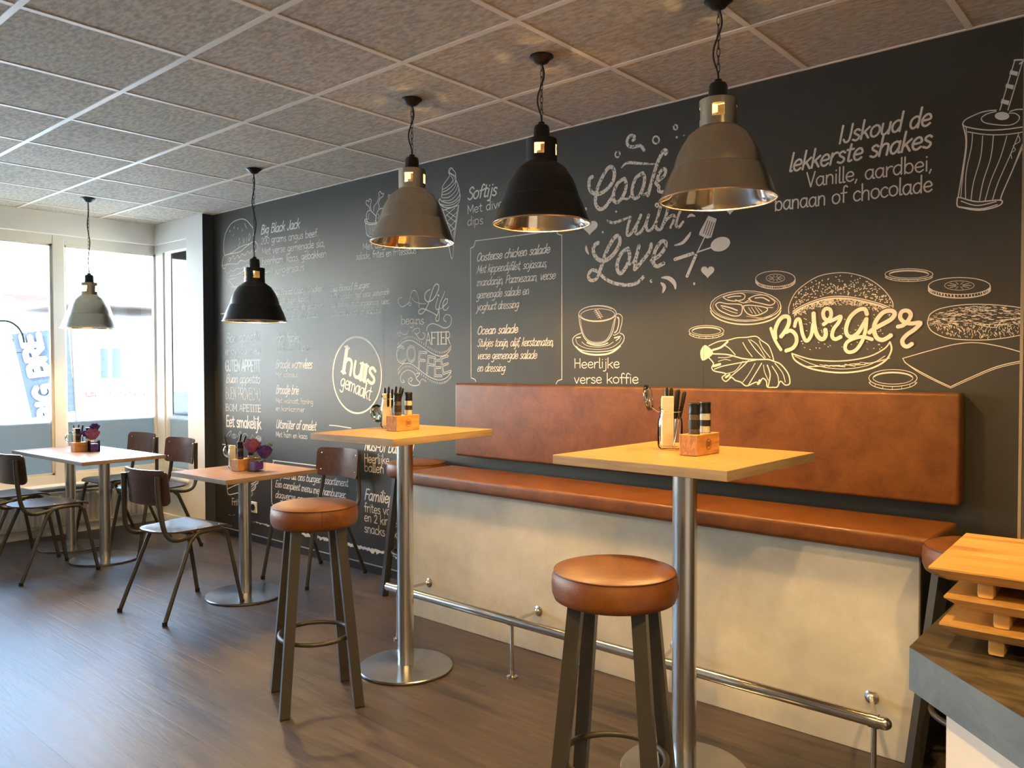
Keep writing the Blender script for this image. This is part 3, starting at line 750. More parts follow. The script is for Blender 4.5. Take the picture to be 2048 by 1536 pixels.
centre(1.06, BW, (-2.064, -.926), radians(6), (-2.190, -.900), (-.054, -.085, (.25, .55)), .150,
       [(-.020, .004, 0, 0, .175), (-.004, -.012, .02, 0, .180), (.004, .010, .05, .02, .168), (.012, -.004, .12, 0, .182), (.016, .008, .2, .05, .182), (.020, 0, .26, 0, .178)], True)
centre(1.06, 'bar table with raised lid', (-.584, -.944), radians(-1), (-.730, -.880), (-.074, .032, (.15, .35)), .172,
       [(-.010, .012, .0, 0, .200), (.0, .010, .03, 0, .198), (.008, -.004, .08, 0, .192), (.012, .006, .10, .02, .194), (.014, .002, .20, 0, .190)], True, .043, .147)
centre(.737, 'square low table', (-3.606, -.800), radians(6), (-3.735, -.800), (-.03, -.04, (.3, .6)), .125,
       [(-.016, 0, -.22, 0, .185), (.004, .004, .20, 0, .195), (.012, -.004, .34, 0, .190)], False, .036, .140, style=(0, 0))
centre(.727, 'window table', (-5.548, -.965), radians(3), (-5.68, -.955), (-.052, -.06, (.3, .6)), .150,
       [(-.014, 0, -.08, 0, .172), (.0, .004, .05, 0, .178), (.010, -.004, .2, 0, .176)], False, .038, .150, style=(0, 1))

def make_rose(loc, r, mt, where, hue, base):
    t = thing('rose', f'{hue} rose blossom in the square glass vase on the {where}', 'flower', loc, random.random(), 'roses in the glass vases')
    b = MB(); b.sphere((0, 0, 0), r*.42, (1, 1, 1.1), 14, 10)
    for ring, (rad, n, hh) in enumerate(((.55, 4, .75), (.78, 5, .55), (1.0, 6, .30))):
        for k in range(n):
            a0 = 2*pi*k/n+ring*.6
            rows = []
            for i in range(5):
                v = i/4; row_ = []
                for j in range(6):
                    u = (j/5-.5)*2*pi/n*1.35
                    rr = r*rad*(.35+.65*sin(v*pi/2))*(1+.08*(v > .9)); z = r*(-.75+v*(1.0+hh*.9)-.25*(u/(pi/n))**2*v*.5)
                    row_.append(b.b.verts.new((rr*cos(a0+u), rr*sin(a0+u), z)))
                rows.append(row_)
            for i in range(4):
                for j in range(5): b.b.faces.new((rows[i][j], rows[i][j+1], rows[i+1][j+1], rows[i+1][j]))
    b.build('blossom', mt, t, smooth=60)
    dv = Vector(base)-Vector(loc)
    MB().tube([(0, 0, -r*.6), tuple(Vector((0, 0, -r*.6))*.5+dv*.5), tuple(dv)], .002, 6).build('stem', M['leaf'], t)
    return t
def make_vase(loc, rz, where, flowers):
    t = thing('glass_vase', f'small square glass vase with violet pebbles on the {where}', 'vase', loc, rz, 'square rose vases')
    s = .072; hh = .082
    b = MB()
    for sx, sy, dx, dy in ((1, 0, .003, s), (-1, 0, .003, s), (0, 1, s, .003), (0, -1, s, .003)):
        b.box((sx*(s/2-.0015), sy*(s/2-.0015), hh/2), (dx, dy, hh))
    b.box((0, 0, .003), (s-.006, s-.006, .006)); b.build('vase_body', M['jar'], t)
    MB().box((0, 0, .034), (s-.012, s-.012, .052), bev=.012, seg=2).build('pebbles', M['gel'], t, kind='stuff')
    for sx, up, sf, r, mt, hue in flowers:
        q = RV*sx+FV*sf
        make_rose((loc[0]+q.x, loc[1]+q.y, loc[2]+up), r, M[mt], where, hue, (loc[0]+q.x*.2, loc[1]+q.y*.2, loc[2]+.055))
    return t
make_vase((-3.505, -.790, .737), radians(6), 'square low table', [(-.025, .145, 0, .048, 'rose', 'large mauve'), (.048, .110, .0, .045, 'violet', 'dark violet'), (-.03, .150, .06, .030, 'violet', 'small half-hidden violet')])
make_vase((-5.455, -.935, .727), radians(3), 'window table', [(.004, .125, -.01, .048, 'rose', 'large mauve'), (-.055, .130, 0, .026, 'violet', 'small violet bud-like'), (-.006, .172, .04, .034, 'violet', 'upright violet')])
sg = thing('greenery_sprig', 'tiny yellow green sprig behind the roses on the square low table', 'leaf', (-3.47, -.72, .83), .3)
lb = MB()
for k in range(4): lb.box((.008*cos(k*1.6), .008*sin(k*1.6), .055+.004*k), (.020, .002, .010), rot=Matrix.Rotation(k*1.6, 4, 'Z'))
lb.build('leaves', M['leaf'], sg); MB().tube([(0, 0, -.02), (0, 0, .055)], .0012, 5).build('stem', M['leaf'], sg)

# ================================================================ COUNTER, BOARDS, DISH
ct = thing('counter', 'serving counter with dark stone top and grey blue chamfered edge', 'counter', (1.2, -1.9, 0))
cx = lambda P: [(x-1.2, y+1.9) for x, y in P]
top = MB().prism(cx([(.349, -1.15), (.349, -2.094), (.92, -2.665), (2.2, -2.665), (2.2, -1.15)]), .889, .949).build('worktop', [M['counter'], M['counter_edge']], ct)
for p in top.data.polygons: p.material_index = 0 if p.normal.z > .9 else 1
MB().prism(cx([(.349, -1.15), (.349, -2.094), (.92, -2.665), (2.2, -2.665), (2.2, -1.15)]), .949, .950).build('top_edge_line', M['counter'], ct)
MB().prism(cx([(.405, -1.2), (.405, -2.130), (.93, -2.655+.0), (2.15, -2.655), (2.15, -1.2)]), .0, .889).build('front_panel', M['counter_panel'], ct)
def make_board(label, loc, rz):
    t = thing('serving_board', label, 'board', loc, rz, 'stacked wooden serving boards')
    w, d = .44, .285; zt = .0; th = .018; i = .020
    b = bmesh.new()
    lay = [(0, 0, .0), (0, 0, -.0025), (i, i, -th)]
    R = []
    for ix, iy, z in lay:
        R.append([b.verts.new(p) for p in ((ix, iy, z), (w-ix, iy, z), (w-ix, d-iy, z), (ix, d-iy, z))])
    b.faces.new(R[0]); b.faces.new(R[2][::-1])
    for a_, c_ in zip(R, R[1:]):
        for k in range(4): b.faces.new((a_[k], a_[(k+1) % 4], c_[(k+1) % 4], c_[k]))
    bmesh.ops.recalc_face_normals(b, faces=b.faces)
    me = bpy.data.meshes.new('board'); b.to_mesh(me); b.free(); link('board_top', me, M['board'], t)
    for x in (.066, .375):
        MB().box((x, d/2+.0, -th-.0105), (.020, d-.046, .021), bev=.004, seg=2).build('foot', M['board'], t, smooth=40)
    return t
b1 = make_board('acacia serving board topmost of the stack on the counter', (.374, -2.101, 1.0700), radians(2))
dup(b1, (.392, -2.094, 1.0308), radians(1), 'acacia serving board in the middle of the stack on the counter')
dup(b1, (.386, -2.092, .9916), radians(1.5), 'acacia serving board at the bottom of the stack resting on the counter')
ds = thing('paper_tray', 'white folded paper tray on the dark counter at the picture edge', 'tray', (.545, -2.125, .9505), .5)
b = bmesh.new(); ri = []
for (r_, z) in ((.030, 0), (.042, .012), (.050, .034)):
    ri.append([b.verts.new(((r_*(1.25 if k % 5 == 2 and z > .02 else 1))*cos(2*pi*k/20)*.8, (r_*(1.2 if k % 5 == 2 and z > .02 else 1))*sin(2*pi*k/20), z)) for k in range(20)])
b.faces.new(ri[0][::-1])
for a_, c_ in zip(ri, ri[1:]):
    for k in range(20): b.faces.new((a_[k], a_[(k+1) % 20], c_[(k+1) % 20], c_[k]))
me = bpy.data.meshes.new('tray'); b.to_mesh(me); b.free(); link('tray_body', me, M['dish'], ds)
MB().lathe([(0, .020), (.040, .022)], 20).build('food', M['board'], ds)
# ================================================================ MURAL: a hand-drawn stroke alphabet
# units: x-height 10, capitals 16, ascender 17, descender -6;  'advance|stroke;stroke'  (leading / = straight polyline)
G = {
'a':"9|7.2,8.5 4.5,10 1.5,8 .8,4 2.5,.5 5,.6 7.2,4.5;/7.3,9.8 7.2,2;7.2,2 7.8,.2 8.8,.4",
'b':"9|/1.2,17 1.2,0;1.2,6 3,9.5 6,9.6 7.8,6 7,1.5 4,.2 1.3,2.5",
'c':"7.6|6.8,8.4 4.5,10 1.6,8 .8,4.5 2,1 4.5,0 7,1.6",
'd':"9|7.2,8.5 4.5,10 1.5,8 .8,4 2.5,.5 5,.6 7.2,4;/7.4,17 7.3,0",
'e':"8.4|1,5 7,5.6 6.4,9 4,10 1.6,8 .8,4.5 2.2,1 4.8,0 7.4,1.8",
'f':"6.2|6.4,15.5 4.8,17 3.2,15.5 2.8,12 2.8,0;/.4,9.6 5.8,9.8",
'g':"9|7.2,8.5 4.5,10 1.5,8 .8,4.5 2.5,1.5 5,1.6 7.2,5;7.3,9.8 7.3,-2 6,-5.4 3.4,-6 1,-4.6",
'h':"8.8|/1.2,17 1.2,0;1.2,6 3.4,9.6 6.2,9.4 7.2,7 7.2,0",
'i':"3.4|/1.6,10 1.6,0;/1.6,13.6 1.7,14.2",
'j':"4.4|2.8,10 2.8,-2 1.8,-5.2 -.6,-5.4;/2.8,13.6 2.9,14.2",
'k':"8|/1.2,17 1.2,0;/7,9.8 1.4,4.4;/3.4,6 7.4,0",
'l':"3.4|1.5,17 1.4,2 2,.2 3.2,.4",
'm':"13|/1.2,10 1.2,0;1.2,6 2.8,9.4 5,9.6 6,7 6,0;6,6 7.8,9.4 10,9.6 11.2,7 11.2,0",
'n':"8.6|/1.2,10 1.2,0;1.2,6 3.2,9.6 5.8,9.6 7,7 7,0",
'o':"8.8|4.4,10 1.6,8.4 .8,5 1.8,1.4 4.4,0 7,1.5 8,5 7,8.6 4.4,10",
'p':"9|/1.2,10 1.2,-6;1.2,6.5 3,9.6 6,9.6 7.8,6 7,1.5 4,.2 1.3,2.5",
'q':"9|7.2,8.5 4.5,10 1.5,8 .8,4 2.5,.5 5,.6 7.2,4.5;/7.3,9.8 7.3,-6",
'r':"6.4|/1.2,10 1.2,0;1.2,5.5 2.8,9 5,10 6.2,9.4",
's':"7|6,8.6 4,10 1.8,9 1.6,7 3.6,5.4 5.8,3.8 6,1.6 4,0 1,1.2",
't':"6.4|3,15 2.8,2.4 3.8,.2 5.8,.8;/.4,10.4 5.8,10.6",
'u':"8.8|1.2,10 1.2,3 2.6,.4 5,.6 7.2,4;/7.3,10 7.3,0",
'v':"8|/.8,10 3.8,0;/3.8,0 7.2,10",
'w':"12|/.8,10 3,0;/3,0 5.8,9;/5.8,9 8.4,0;/8.4,0 11.2,10",
'y':"8.4|/1,10 4.2,1.2;7.4,10 4.2,1 2.6,-4 .4,-5.8",
'z':"8|/1,9.6 7,9.6;/7,9.6 1,.4;/1,.4 7.2,.4",
'x':"8|/1,10 7,0;/7,10 1,0",
'A':"10|/.6,0 5,16 ;/5,16 9.4,0;/2.2,5.6 7.8,5.6",
'B':"9.6|/1.4,16 1.4,0;1.4,15.8 6,15.6 7.4,12.6 6,9.2 1.6,8.6;1.6,8.6 6.6,8.4 8.6,4.8 6.4,.6 1.4,.2",
'C':"9.4|8.4,13.6 5.6,16 2.4,13.6 1,8 2.2,2.6 5.4,0 8.6,2.2",
'D':"10|/1.4,16 1.4,0;1.4,15.8 6,14.8 8.8,8 6.2,1.2 1.4,.2",
'E':"8.4|/1.4,16 1.4,0;/1.4,15.8 7.6,15.8;/1.4,8.4 6.6,8.4;/1.4,.2 7.8,.2",
'F':"8|/1.4,16 1.4,0;/1.4,15.8 7.6,15.8;/1.4,8.4 6.6,8.4",
'G':"10|8.6,13.4 5.6,16 2.4,13.6 1,8 2.2,2.6 5.4,0 8.8,1.8 8.8,7;/8.8,7.2 5.6,7.2",
'H':"10|/1.4,16 1.4,0;/8.4,16 8.4,0;/1.4,8.2 8.4,8.2",
'I':"3.6|/1.6,16 1.6,0",
'J':"8|6.4,16 6.2,4 4.8,.4 2.4,.4 .8,3",
'K':"9|/1.4,16 1.4,0;/8,16 1.6,7;/3.6,9 8.6,0",
'L':"8|/1.4,16 1.4,0;/1.4,.2 7.4,.2",
'M':"12|/1.4,0 1.6,16;/1.6,16 6,4;/6,4 10.4,16;/10.4,16 10.6,0",
'N':"10|/1.4,0 1.4,16;/1.4,16 8.4,0;/8.4,0 8.4,16",
'O':"10.4|5.2,16 2,13.6 .9,8 2,2.4 5.2,0 8.4,2.4 9.5,8 8.4,13.6 5.2,16",
'P':"9|/1.4,16 1.4,0;1.4,15.8 6.2,15.6 8.2,11.8 6.2,7.6 1.6,7.2",
'R':"9.4|/1.4,16 1.4,0;1.4,15.8 6.2,15.6 8,12 6.2,8.2 1.6,7.8;/4.4,8 8.8,0",
'S':"8.6|7.6,13.6 5,16 2,14.4 1.6,11 4.4,8.6 7.2,6.2 7.4,2.4 4.4,0 .8,2.2",
'T':"9|/4.6,16 4.6,0;/.6,15.8 8.6,15.8",
'U':"9.6|1.4,16 1.2,4 3,.4 6.4,.4 8.2,4 8.2,16",
'V':"9.4|/.8,16 4.6,0;/4.6,0 8.6,16",
'0':"9|4.5,14 1.8,12 1,7 1.8,2 4.5,0 7.2,2 8,7 7.2,12 4.5,14",
'1':"5|/1,11 3,14;/3,14 3,0",
'2':"8.4|1.2,11 3,14 6,13.6 7,10.6 4.6,5.6 1,.4;/1,.3 7.6,.3",
'4':"8.4|/5.6,14 .8,4.4;/.8,4.4 8,4.4;/5.8,9 5.8,0",
'5':"8|/6.8,14 2,14;/2,14 1.6,8.4;1.6,8.2 5,8.8 7,6 6.2,1.6 3.4,0 .8,1.4",
'7':"8|/.8,14 7.4,14;/7.4,14 3.2,0",
'%':"12|/10,14 2,0;2.8,14 1,11.6 2.8,9 4.6,11.6 2.8,14;9.2,5 7.4,2.6 9.2,0 11,2.6 9.2,5",
'.':"3.4|/1.4,.2 1.5,.8", ',':"3.4|/1.8,1 .6,-2.6", '-':"6|/1,6 5.2,6", '(':"5|4.4,17 1.8,12 1.4,7 2.2,1 4.4,-2", ')':"5|.6,17 3.2,12 3.6,7 2.8,1 .6,-2",
' ':"5.5|",
'\u0131':"3.4|/1.6,10 1.6,0",
}
def wal(layer): return lambda u, v: Vector((u, -.0006-.0004*layer, v))
class Print:
    """flat chalk print on the mural wall"""
    def __init__(s, name, mt='chalk'): s.b = bmesh.new(); s.name = name; s.mt = [M[mt], M['wall_dark']]; s.n = 0; s.cnt = 0
    def rib(s, pts, w, layer=0, mi=0, taper=0):
        n0 = len(s.b.faces); s.n += 1; s.cnt += 1
        ribbon(pts, w, s.b, wal(layer+(s.cnt % 9)*.07), taper)
        if mi:
            s.b.faces.ensure_lookup_table()
            for f in s.b.faces[n0:]: f.material_index = mi
    def px(s, x, y): q = on_wall(x, y); return (q.x, q.z)
    def line(s, crop, pts, w=1.6, closed=False, layer=0, mi=0, taper=0, straight=False, k=5):
        """pts in pixels of a crop (x0,y0,scale) carried onto the wall; w in image pixels"""
        x0, y0, sc_ = crop
        if isinstance(pts, str): pts = [tuple(float(v) for v in p.split(',')) for p in pts.split()]
        P = [s.px(x0+a/sc_, y0+b/sc_) for a, b in pts]
        mx = sum(p[0] for p in P)/len(P); d = (Vector((mx, 0, 1.3))-EYE).dot(_f)
        if closed: P = P+[P[0]]
        Q = P if straight else cr(P, k)
        s.rib(Q, w*d/FPX, layer, mi, taper)
    def fill(s, crop, pts, layer=0, mi=0, smooth=True):
        x0, y0, sc_ = crop
        if isinstance(pts, str): pts = [tuple(float(v) for v in p.split(',')) for p in pts.split()]
        P = [s.px(x0+a/sc_, y0+b/sc_) for a, b in pts]
        if smooth: P = cr(P, 4, True)
        s.cnt += 1; pl = wal(layer+(s.cnt % 9)*.07); f = s.b.faces.new([s.b.verts.new(pl(*p)) for p in P]); f.material_index = mi
    def ell(s, crop, c, rx, ry, w=1.5, a0=0, a1=2*pi, n=24, layer=0, tilt=0, fill=False, mi=0):
        P = []
        for k in range(n+(0 if fill else 1)):
            a = a0+(a1-a0)*k/n; u, v = rx*cos(a), ry*sin(a)
            P.append((c[0]+u*cos(tilt)-v*sin(tilt), c[1]+u*sin(tilt)+v*cos(tilt)))
        if fill: s.fill(crop, P, layer, mi, False)
        else: s.line(crop, P, w, straight=True, layer=layer, mi=mi)
    def text(s, t, x0, y0, x1, y1, xh, wt=1.3, slant=0, script=False, serif=False, wide=1, jit=.25, layer=0, mi=0, inline=0):
        """one line between two baseline pixels; xh = x-height in image pixels; wt = pen width in font units"""
        A = Vector(s.px(x0, y0)); B = Vector(s.px(x1, y1)); d = B-A; Lm = d.length; d.normalize(); nrm = Vector((-d.y, d.x))
        z = ((Vector(((A.x+B.x)/2, 0, A.y))-EYE).dot(_f))/FPX
        dl = ((Vector((A.x, 0, A.y))-EYE).dot(_f))/FPX
        sy = xh*dl/10
        adv = sum(float(G[c].split('|')[0]) for c in t)
        sx = Lm/adv; x = 0; rnd = random.Random(len(t)*31+int(x0))
        wm = wt*min(sy, sx*1.3)
        for c in t:
            aw, st = G[c].split('|'); aw = float(aw); oy = (rnd.random()-.5)*2*jit
            for q in st.split(';'):
                if not q.strip(): continue
                stra = q.startswith('/')
                P = [tuple(float(v) for v in p.split(',')) for p in q.strip('/').split()]
                if script and stra and len(P) == 2 and P[0][1] < 16 and abs(P[0][0]-P[1][0]) < .5 and P[1][1] == 0:
                    P = [P[0], (P[1][0], 2), (P[1][0]+.9, .2), (P[1][0]+2.2, 1.6)]; stra = False
                W_ = []
                for a, b in (P if stra else cr(P, 5)):
                    b += oy; X = (x+a)*sx+b*slant*sy; Y = b*sy; W_.append(tuple(A+d*X+nrm*Y))
                s.rib(W_, wm*(1.0 if not serif else (1.15 if stra and abs(P[0][0]-P[-1][0]) < 1 else .75)), layer, mi)
                if inline: s.rib(W_, wm*inline, layer+2, 1)
                if serif and stra and abs(P[0][0]-P[-1][0]) < 1.2:
                    for e in (P[0], P[-1]):
                        if e[1] < .5 or e[1] > 9:
                            c0_ = A+d*((x+e[0])*sx+e[1]*slant*sy)+nrm*(e[1]+oy)*sy
                            s.rib([tuple(c0_-d*1.9*sx), tuple(c0_+d*1.9*sx)], wm*.5, layer, mi)
            if script and c.islower():
                X0 = A+d*((x+aw-1.6)*sx)+nrm*.6*sy; X1 = A+d*((x+aw+1.0)*sx+3.4*slant*sy)+nrm*3.6*sy
                s.rib([tuple(X0), tuple(X1)], wm*.55, layer, mi)
            x += aw
    def done(s, label=None):
        me = bpy.data.meshes.new(s.name); s.b.to_mesh(me); s.b.free()
        o = link(s.name, me, s.mt, wall_back)
        if label: o['label'] = label
        return o
MK = dict(wt=1.9, slant=.28); HW = dict(wt=1.55, jit=.4); SC = dict(wt=1.6, slant=.34, script=True, jit=.1); SB = dict(wt=2.1, slant=.34, script=True, jit=.1)

def block(name, lines, label=None, mt='chalk'):
    p = Print(name, mt)
    for t, x0, y0, x1, y1, xh, st in lines: p.text(t, x0, y0, x1, y1, xh, **st)
    return p.done(label)
block('lettering', [("Big Black Jack", 521.5, 469, 599, 456, 11, MK), ("200 grams angus beef.", 521.9, 489, 637, 472.5, 8.5, HW),
    ("Met verse gemengde sla,", 523.8, 510, 650, 492.5, 8.5, HW), ("beenham, kaas, gebakken", 523.8, 530, 653.5, 513.5, 8.5, HW), ("ei en burgersaus", 516, 552, 609, 540.5, 8.5, HW)], 'white chalk-style lettering: Big Black Jack')
block('lettering', [("Big Bread Crispy Chicken", 547, 591, 646, 582, 7, SB), ("Krokante stukjes kippendij", 546, 608, 620, 601, 6.5, SC), ("verse gemengde sla, gebakken", 546, 625, 647, 614.5, 6.5, SC), ("champignons en chilisaus", 546, 643, 635.5, 634.5, 6.5, SC)])
block('lettering', [("Big Bread Burger", 661, 584.5, 739, 575, 7.5, SB), ("100% rundvlees met verse gemengde", 661, 599.5, 778.5, 589, 6.8, SC), ("sla, gebakken champignons, uien,", 661.5, 615, 779.5, 607.5, 6.8, SC), ("scharrelei, kaas en grillsaus", 661.5, 632, 762, 626, 6.8, SC)])
block('lettering', [("Bon appetit", 452, 686, 519, 682, 12, dict(wt=1.3, slant=.22, script=True)), ("enjoy your meal", 450.5, 709.5, 521.5, 707.5, 9.5, dict(wt=1.4, jit=0)),
    ("GUTEN APPETIT", 451, 741.8, 521.5, 742.2, 13.3, dict(wt=2.7, jit=0)), ("Buon appetito", 452, 765.4, 520, 766.5, 10.5, SB), ("BUEN PROVECHO", 451.5, 797.6, 522, 801, 14.5, dict(wt=1.0, jit=0)),
    ("BOM APETITE", 451.5, 821.3, 522.5, 824, 8.3, dict(wt=2.3, jit=0, serif=True)), ("Eet smakelijk", 452.6, 852.4, 522.5, 858, 13.5, dict(wt=2.5, jit=0))], 'column of wishes in mixed lettering')
block('lettering', [("Party hapjes", 550.4, 684, 598, 683, 10.5, MK), ("50, 75 of 100 stuks", 550.4, 701, 623.4, 701, 6, HW), ("Broodje warmvlees", 551.5, 736, 624, 736.5, 10.5, MK), ("Met satesaus", 551.9, 753.6, 595.5, 754.3, 6, HW),
    ("Broodje brie", 552, 787, 597, 788.6, 10.5, MK), ("Met walnoot, honing", 552, 805.2, 626.7, 808.5, 6, HW), ("en komkommer", 552, 821.3, 609.5, 824, 6, HW), ("Uitsmijter of omelet", 552, 856, 632, 861, 10.5, MK), ("Met ham en kaas", 552, 873.3, 615, 878, 6.5, HW)])
block('lettering', [("Nasi-of bamibal", 728.7, 900, 826, 910, 13.5, MK), ("Heerlijke", 728.7, 925, 779, 929, 11, HW), ("ballen uit", 728.7, 942, 792, 950, 11, HW),
    ("Familiepakket", 728.7, 999, 828, 1014, 13.5, MK), ("frites voor 4", 728.7, 1023.7, 808, 1034, 11, HW), ("en 2 kinder", 728.7, 1042, 800, 1056, 11, HW), ("snacks (2x)", 728.7, 1064.5, 800, 1078, 11, HW)])
p = Print('lettering')
for t, a in (("opties uit ons burger assortiment.", (556, 955.5, 697.6, 973.5, 8.6)), ("Een compleet menu met hamburger,", (550.4, 973.5, 692.2, 997, 8.6)), ("dagverse gemengde salade,", (550.4, 995, 680, 1017, 8.6))): p.text(t, *a, wt=1.7, slant=.34, script=True)
p.line((0, 0, 1), "543.2,1000 543.2,1000 543.3,950 544,935 548,922 552,921.5 630,931 700,940 705,945", 2)
p.line((0, 0, 1), "543.2,1000 544,1006 547,1011 551,1016", 2)
p.done('framed white lettering: burger assortiment')
p = Print('lettering'); p.text("Frites", 464, 1009.7, 489, 1013, 8.5, **dict(wt=1.8))
CD = (440, 950, 10.24)
p.line(CD, "150,150 150,290 185,400 370,365 640,330", 2); p.line(CD, "160,285 370,190 600,150", 1.8)
p.line(CD, "640,185 700,160 780,115 770,170 730,190 735,240 700,300 650,315", 2.2); p.line(CD, "650,310 668,380 645,430", 1.6); p.line(CD, "650,240 680,200 720,210 690,260 655,280", 1.6)
p.line(CD, "175,810 235,830", .8); p.line(CD, "265,825 310,815", .8); p.done('white sketch of a fries cup')
block('lettering', [("Met dagverse", 725.5, 500, 803, 489.5, 8.3, HW), ("salade, frites en fritessaus", 712, 519.5, 833, 506.5, 8.3, HW)])
block('lettering', [("Softijs", 934.5, 400, 993, 390, 15, dict(wt=2.0, slant=.26)), ("Met diverse", 934.5, 428.5, 1034, 409, 10.5, HW), ("dips", 934.5, 451, 966.5, 448, 10.5, HW)])
p = Print('lettering')
for t, a, st in (("Oosterse chicken salade", (953, 523, 1099, 505.5, 10), dict(SB)), ("Met kippendijfilet, sojasaus,", (953, 547, 1094, 533.5, 9.6), SC), ("mandarijn, Parmezaan, verse", (953, 572.5, 1110, 557.5, 9.6), SC),
    ("gemengde salade en", (953, 597.5, 1057, 588.5, 9.6), SC), ("yoghurt dressing", (953, 621.5, 1037, 615.5, 9.6), SC), ("Ocean salade", (954, 669, 1035, 665.5, 10), SB),
    ("Stukjes tonijn, olijf, kerstomaten,", (954, 693.3, 1107, 691.3, 9.6), SC), ("verse gemengde salade", (954, 718.3, 1073, 717.3, 9.6), SC), ("en dressing", (954, 743, 1010, 743, 9.6), SC)): p.text(t, *a, **st)
CF = (780, 460, 4.8)
p.line(CF, "775,175 775,175 780,1420 780,1420", 1.7); p.line(CF, "780,1420 812,1432 825,1455", 1.7); p.line(CF, "775,175 805,158 820,105", 1.7)
p.line(CF, "820,105 1600,5", 1.7, straight=True); p.line(CF, "1600,5 1612,38 1650,50", 1.7); p.line(CF, "1650,50 1650,1435", 1.7, straight=True); p.line(CF, "1650,1435 1612,1448 1595,1480", 1.7)
p.done('framed salad menu in white script')
block('lettering', [("Heerlijke", 1148, 736, 1240, 735.7, 11.5, HW), ("verse koffie", 1148, 766.8, 1278, 766.8, 11.5, HW)])
block('lettering', [("IJskoud de", 1676, 288, 1862, 249.5, 21, dict(wt=2.0, slant=.22, jit=.1)), ("lekkerste shakes", 1577, 344, 1862, 294, 21, dict(wt=2.0, slant=.22, jit=.1)), ("Vanille, aardbei,", 1612, 375, 1866, 340, 18, HW), ("banaan of chocolade", 1549, 422, 1866, 382.5, 18, HW)], 'white lettering about ice-cold shakes')
# huis gemaakt
p = Print('lettering'); c = (-3.580, 1.288)
p.rib([(c[0]+.256*cos(a*pi/36), c[1]+.252*sin(a*pi/36)) for a in range(73)], .012)
p.text("hu\u0131s", 684.5, 743.5, 749.5, 769.5, 30, wt=3.0, serif=True, jit=0); p.text("gemaakt", 680.4, 771.9, 741.5, 801.5, 17, wt=2.0, serif=True, jit=0)
p.done('round huis gemaakt emblem')
# small rules and torn strip
p = Print('painted_strip')
p.line((0, 0, 1), "444.7,888.5 463,891", 2, straight=True); p.line((0, 0, 1), "442,627.5 456,627", 2, straight=True); p.line((0, 0, 1), "658.9,850.5 672,851.5 702,856", 2)
rn = random.Random(3); n = 120; up, lo = [], []
for k in range(n+1):
    x = -4.90+(1.9)*k/n; g = min(1, .25+k/n*2.2)
    up.append((x, .150+.006*g+(rn.random()-.5)*.010)); lo.append((x, .150-.022*g*(.5+.8*rn.random())+.004*(k % 3)))
vs = [p.b.verts.new(wal(1)(*q)) for q in up]; vl = [p.b.verts.new(wal(1)(*q)) for q in lo]
for k in range(n):
    if k in (17, 18, 52, 53, 54): continue
    p.b.faces.new((vs[k], vl[k], vl[k+1], vs[k+1]))
p.done('ragged white brush strip low on the wall')
# icons row under the wishes
p = Print('icon_drawing'); CI = (400, 840, 4.6545)
p.line(CI, "245,155 262,125 290,100 285,130 270,150", .8); p.ell(CI, (318, 150), 22, 20, .8); p.ell(CI, (318, 150), 10, 9, .8); p.line(CI, "350,160 370,110 385,120 375,150", .8)
p.ell(CI, (420, 150), 24, 24, .8, pi, 2*pi); p.line(CI, "465,190 490,135 515,190 465,190", .8, straight=True); p.ell(CI, (545, 175), 25, 26, .8)
for y in (165, 175, 185): p.line(CI, [(522, y), (568, y)], .8, straight=True)
p.done()
# Life begins after coffee
p = Print('lettering')
p.line(CF, "115,650 88,655 80,690 105,735 150,725 185,685 200,620 220,583 250,590 275,650 280,745", 1.5); p.ell(CF, (190, 712), 14, 13, 1.3); p.line(CF, "200,640 235,685 290,705 345,708", 1.3)
p.line(CF, "385,570 345,600 335,655 365,690 415,665 455,600 470,540 450,518 420,550 390,640 360,730 320,795 285,805 275,780 310,755 370,775 420,800 450,820", 2.5)
p.line(CF, "460,655 440,735 455,765 480,745", 2.3); p.ell(CF, (465, 628), 6, 6, 2)
p.line(CF, "525,590 515,625 480,710 462,800 440,850 450,875 470,860 475,800 465,755", 2.2); p.line(CF, "475,765 505,745 530,722", 1.4)
p.line(CF, "505,735 545,705 555,665 530,665 508,710 515,760 540,770 565,735", 2.2)
p.text("begins", 801.9, 648.7, 848, 648.7, 10.5, wt=1.8, script=True)
p.line(CF, "355,968 360,930 400,900 455,910 520,940 570,925 592,870 580,825 545,812 520,835 520,865 540,880", 1.8)
p.line(CF, "80,1015 100,1018 98,990 75,985 80,1010", 1.1); p.line(CF, "95,965 120,1000 160,1000 180,960", 1.1); p.line(CF, "215,975 240,950 280,945 285,980 250,1000 240,985", 1.3); p.line(CF, "250,1000 270,1030 300,1050 330,1035 335,1000 315,985", 1.5)
p.text("AFTER", 851.3, 689, 901.5, 688, 15, wt=1.7, serif=True, jit=0)
w1 = "70,1130 130,1075 200,1060 280,1100 380,1170 470,1210 540,1195 585,1140"; w2 = "75,1345 130,1285 200,1285 280,1340 380,1410 470,1440 540,1420 585,1370"
p.line(CF, w1, 1.7); p.line(CF, w2, 1.7)
for wv, off in ((w1, -34), (w2, 30)):
    q = cr([tuple(float(v) for v in t.split(',')) for t in wv.split()], 5)
    for a, b_ in zip(q, q[1:]):
        p.line(CF, [(a[0]+6, a[1]+off+9), (a[0]+6, a[1]+off-7)], 1.5, straight=True)
for ch, x0, y0, x1, y1, xh in (("C", 70, 1285, 158, 1262, 20), ("O", 160, 1262, 250, 1262, 19), ("F", 262, 1330, 345, 1340, 21), ("F", 343, 1370, 425, 1385, 21), ("E", 420, 1402, 500, 1402, 20), ("E", 500, 1385, 590, 1355, 20)):
    p.text(ch, 780+x0/4.8, 460+y0/4.8, 780+x1/4.8, 460+y1/4.8, xh, wt=2.5, jit=0, inline=.36)
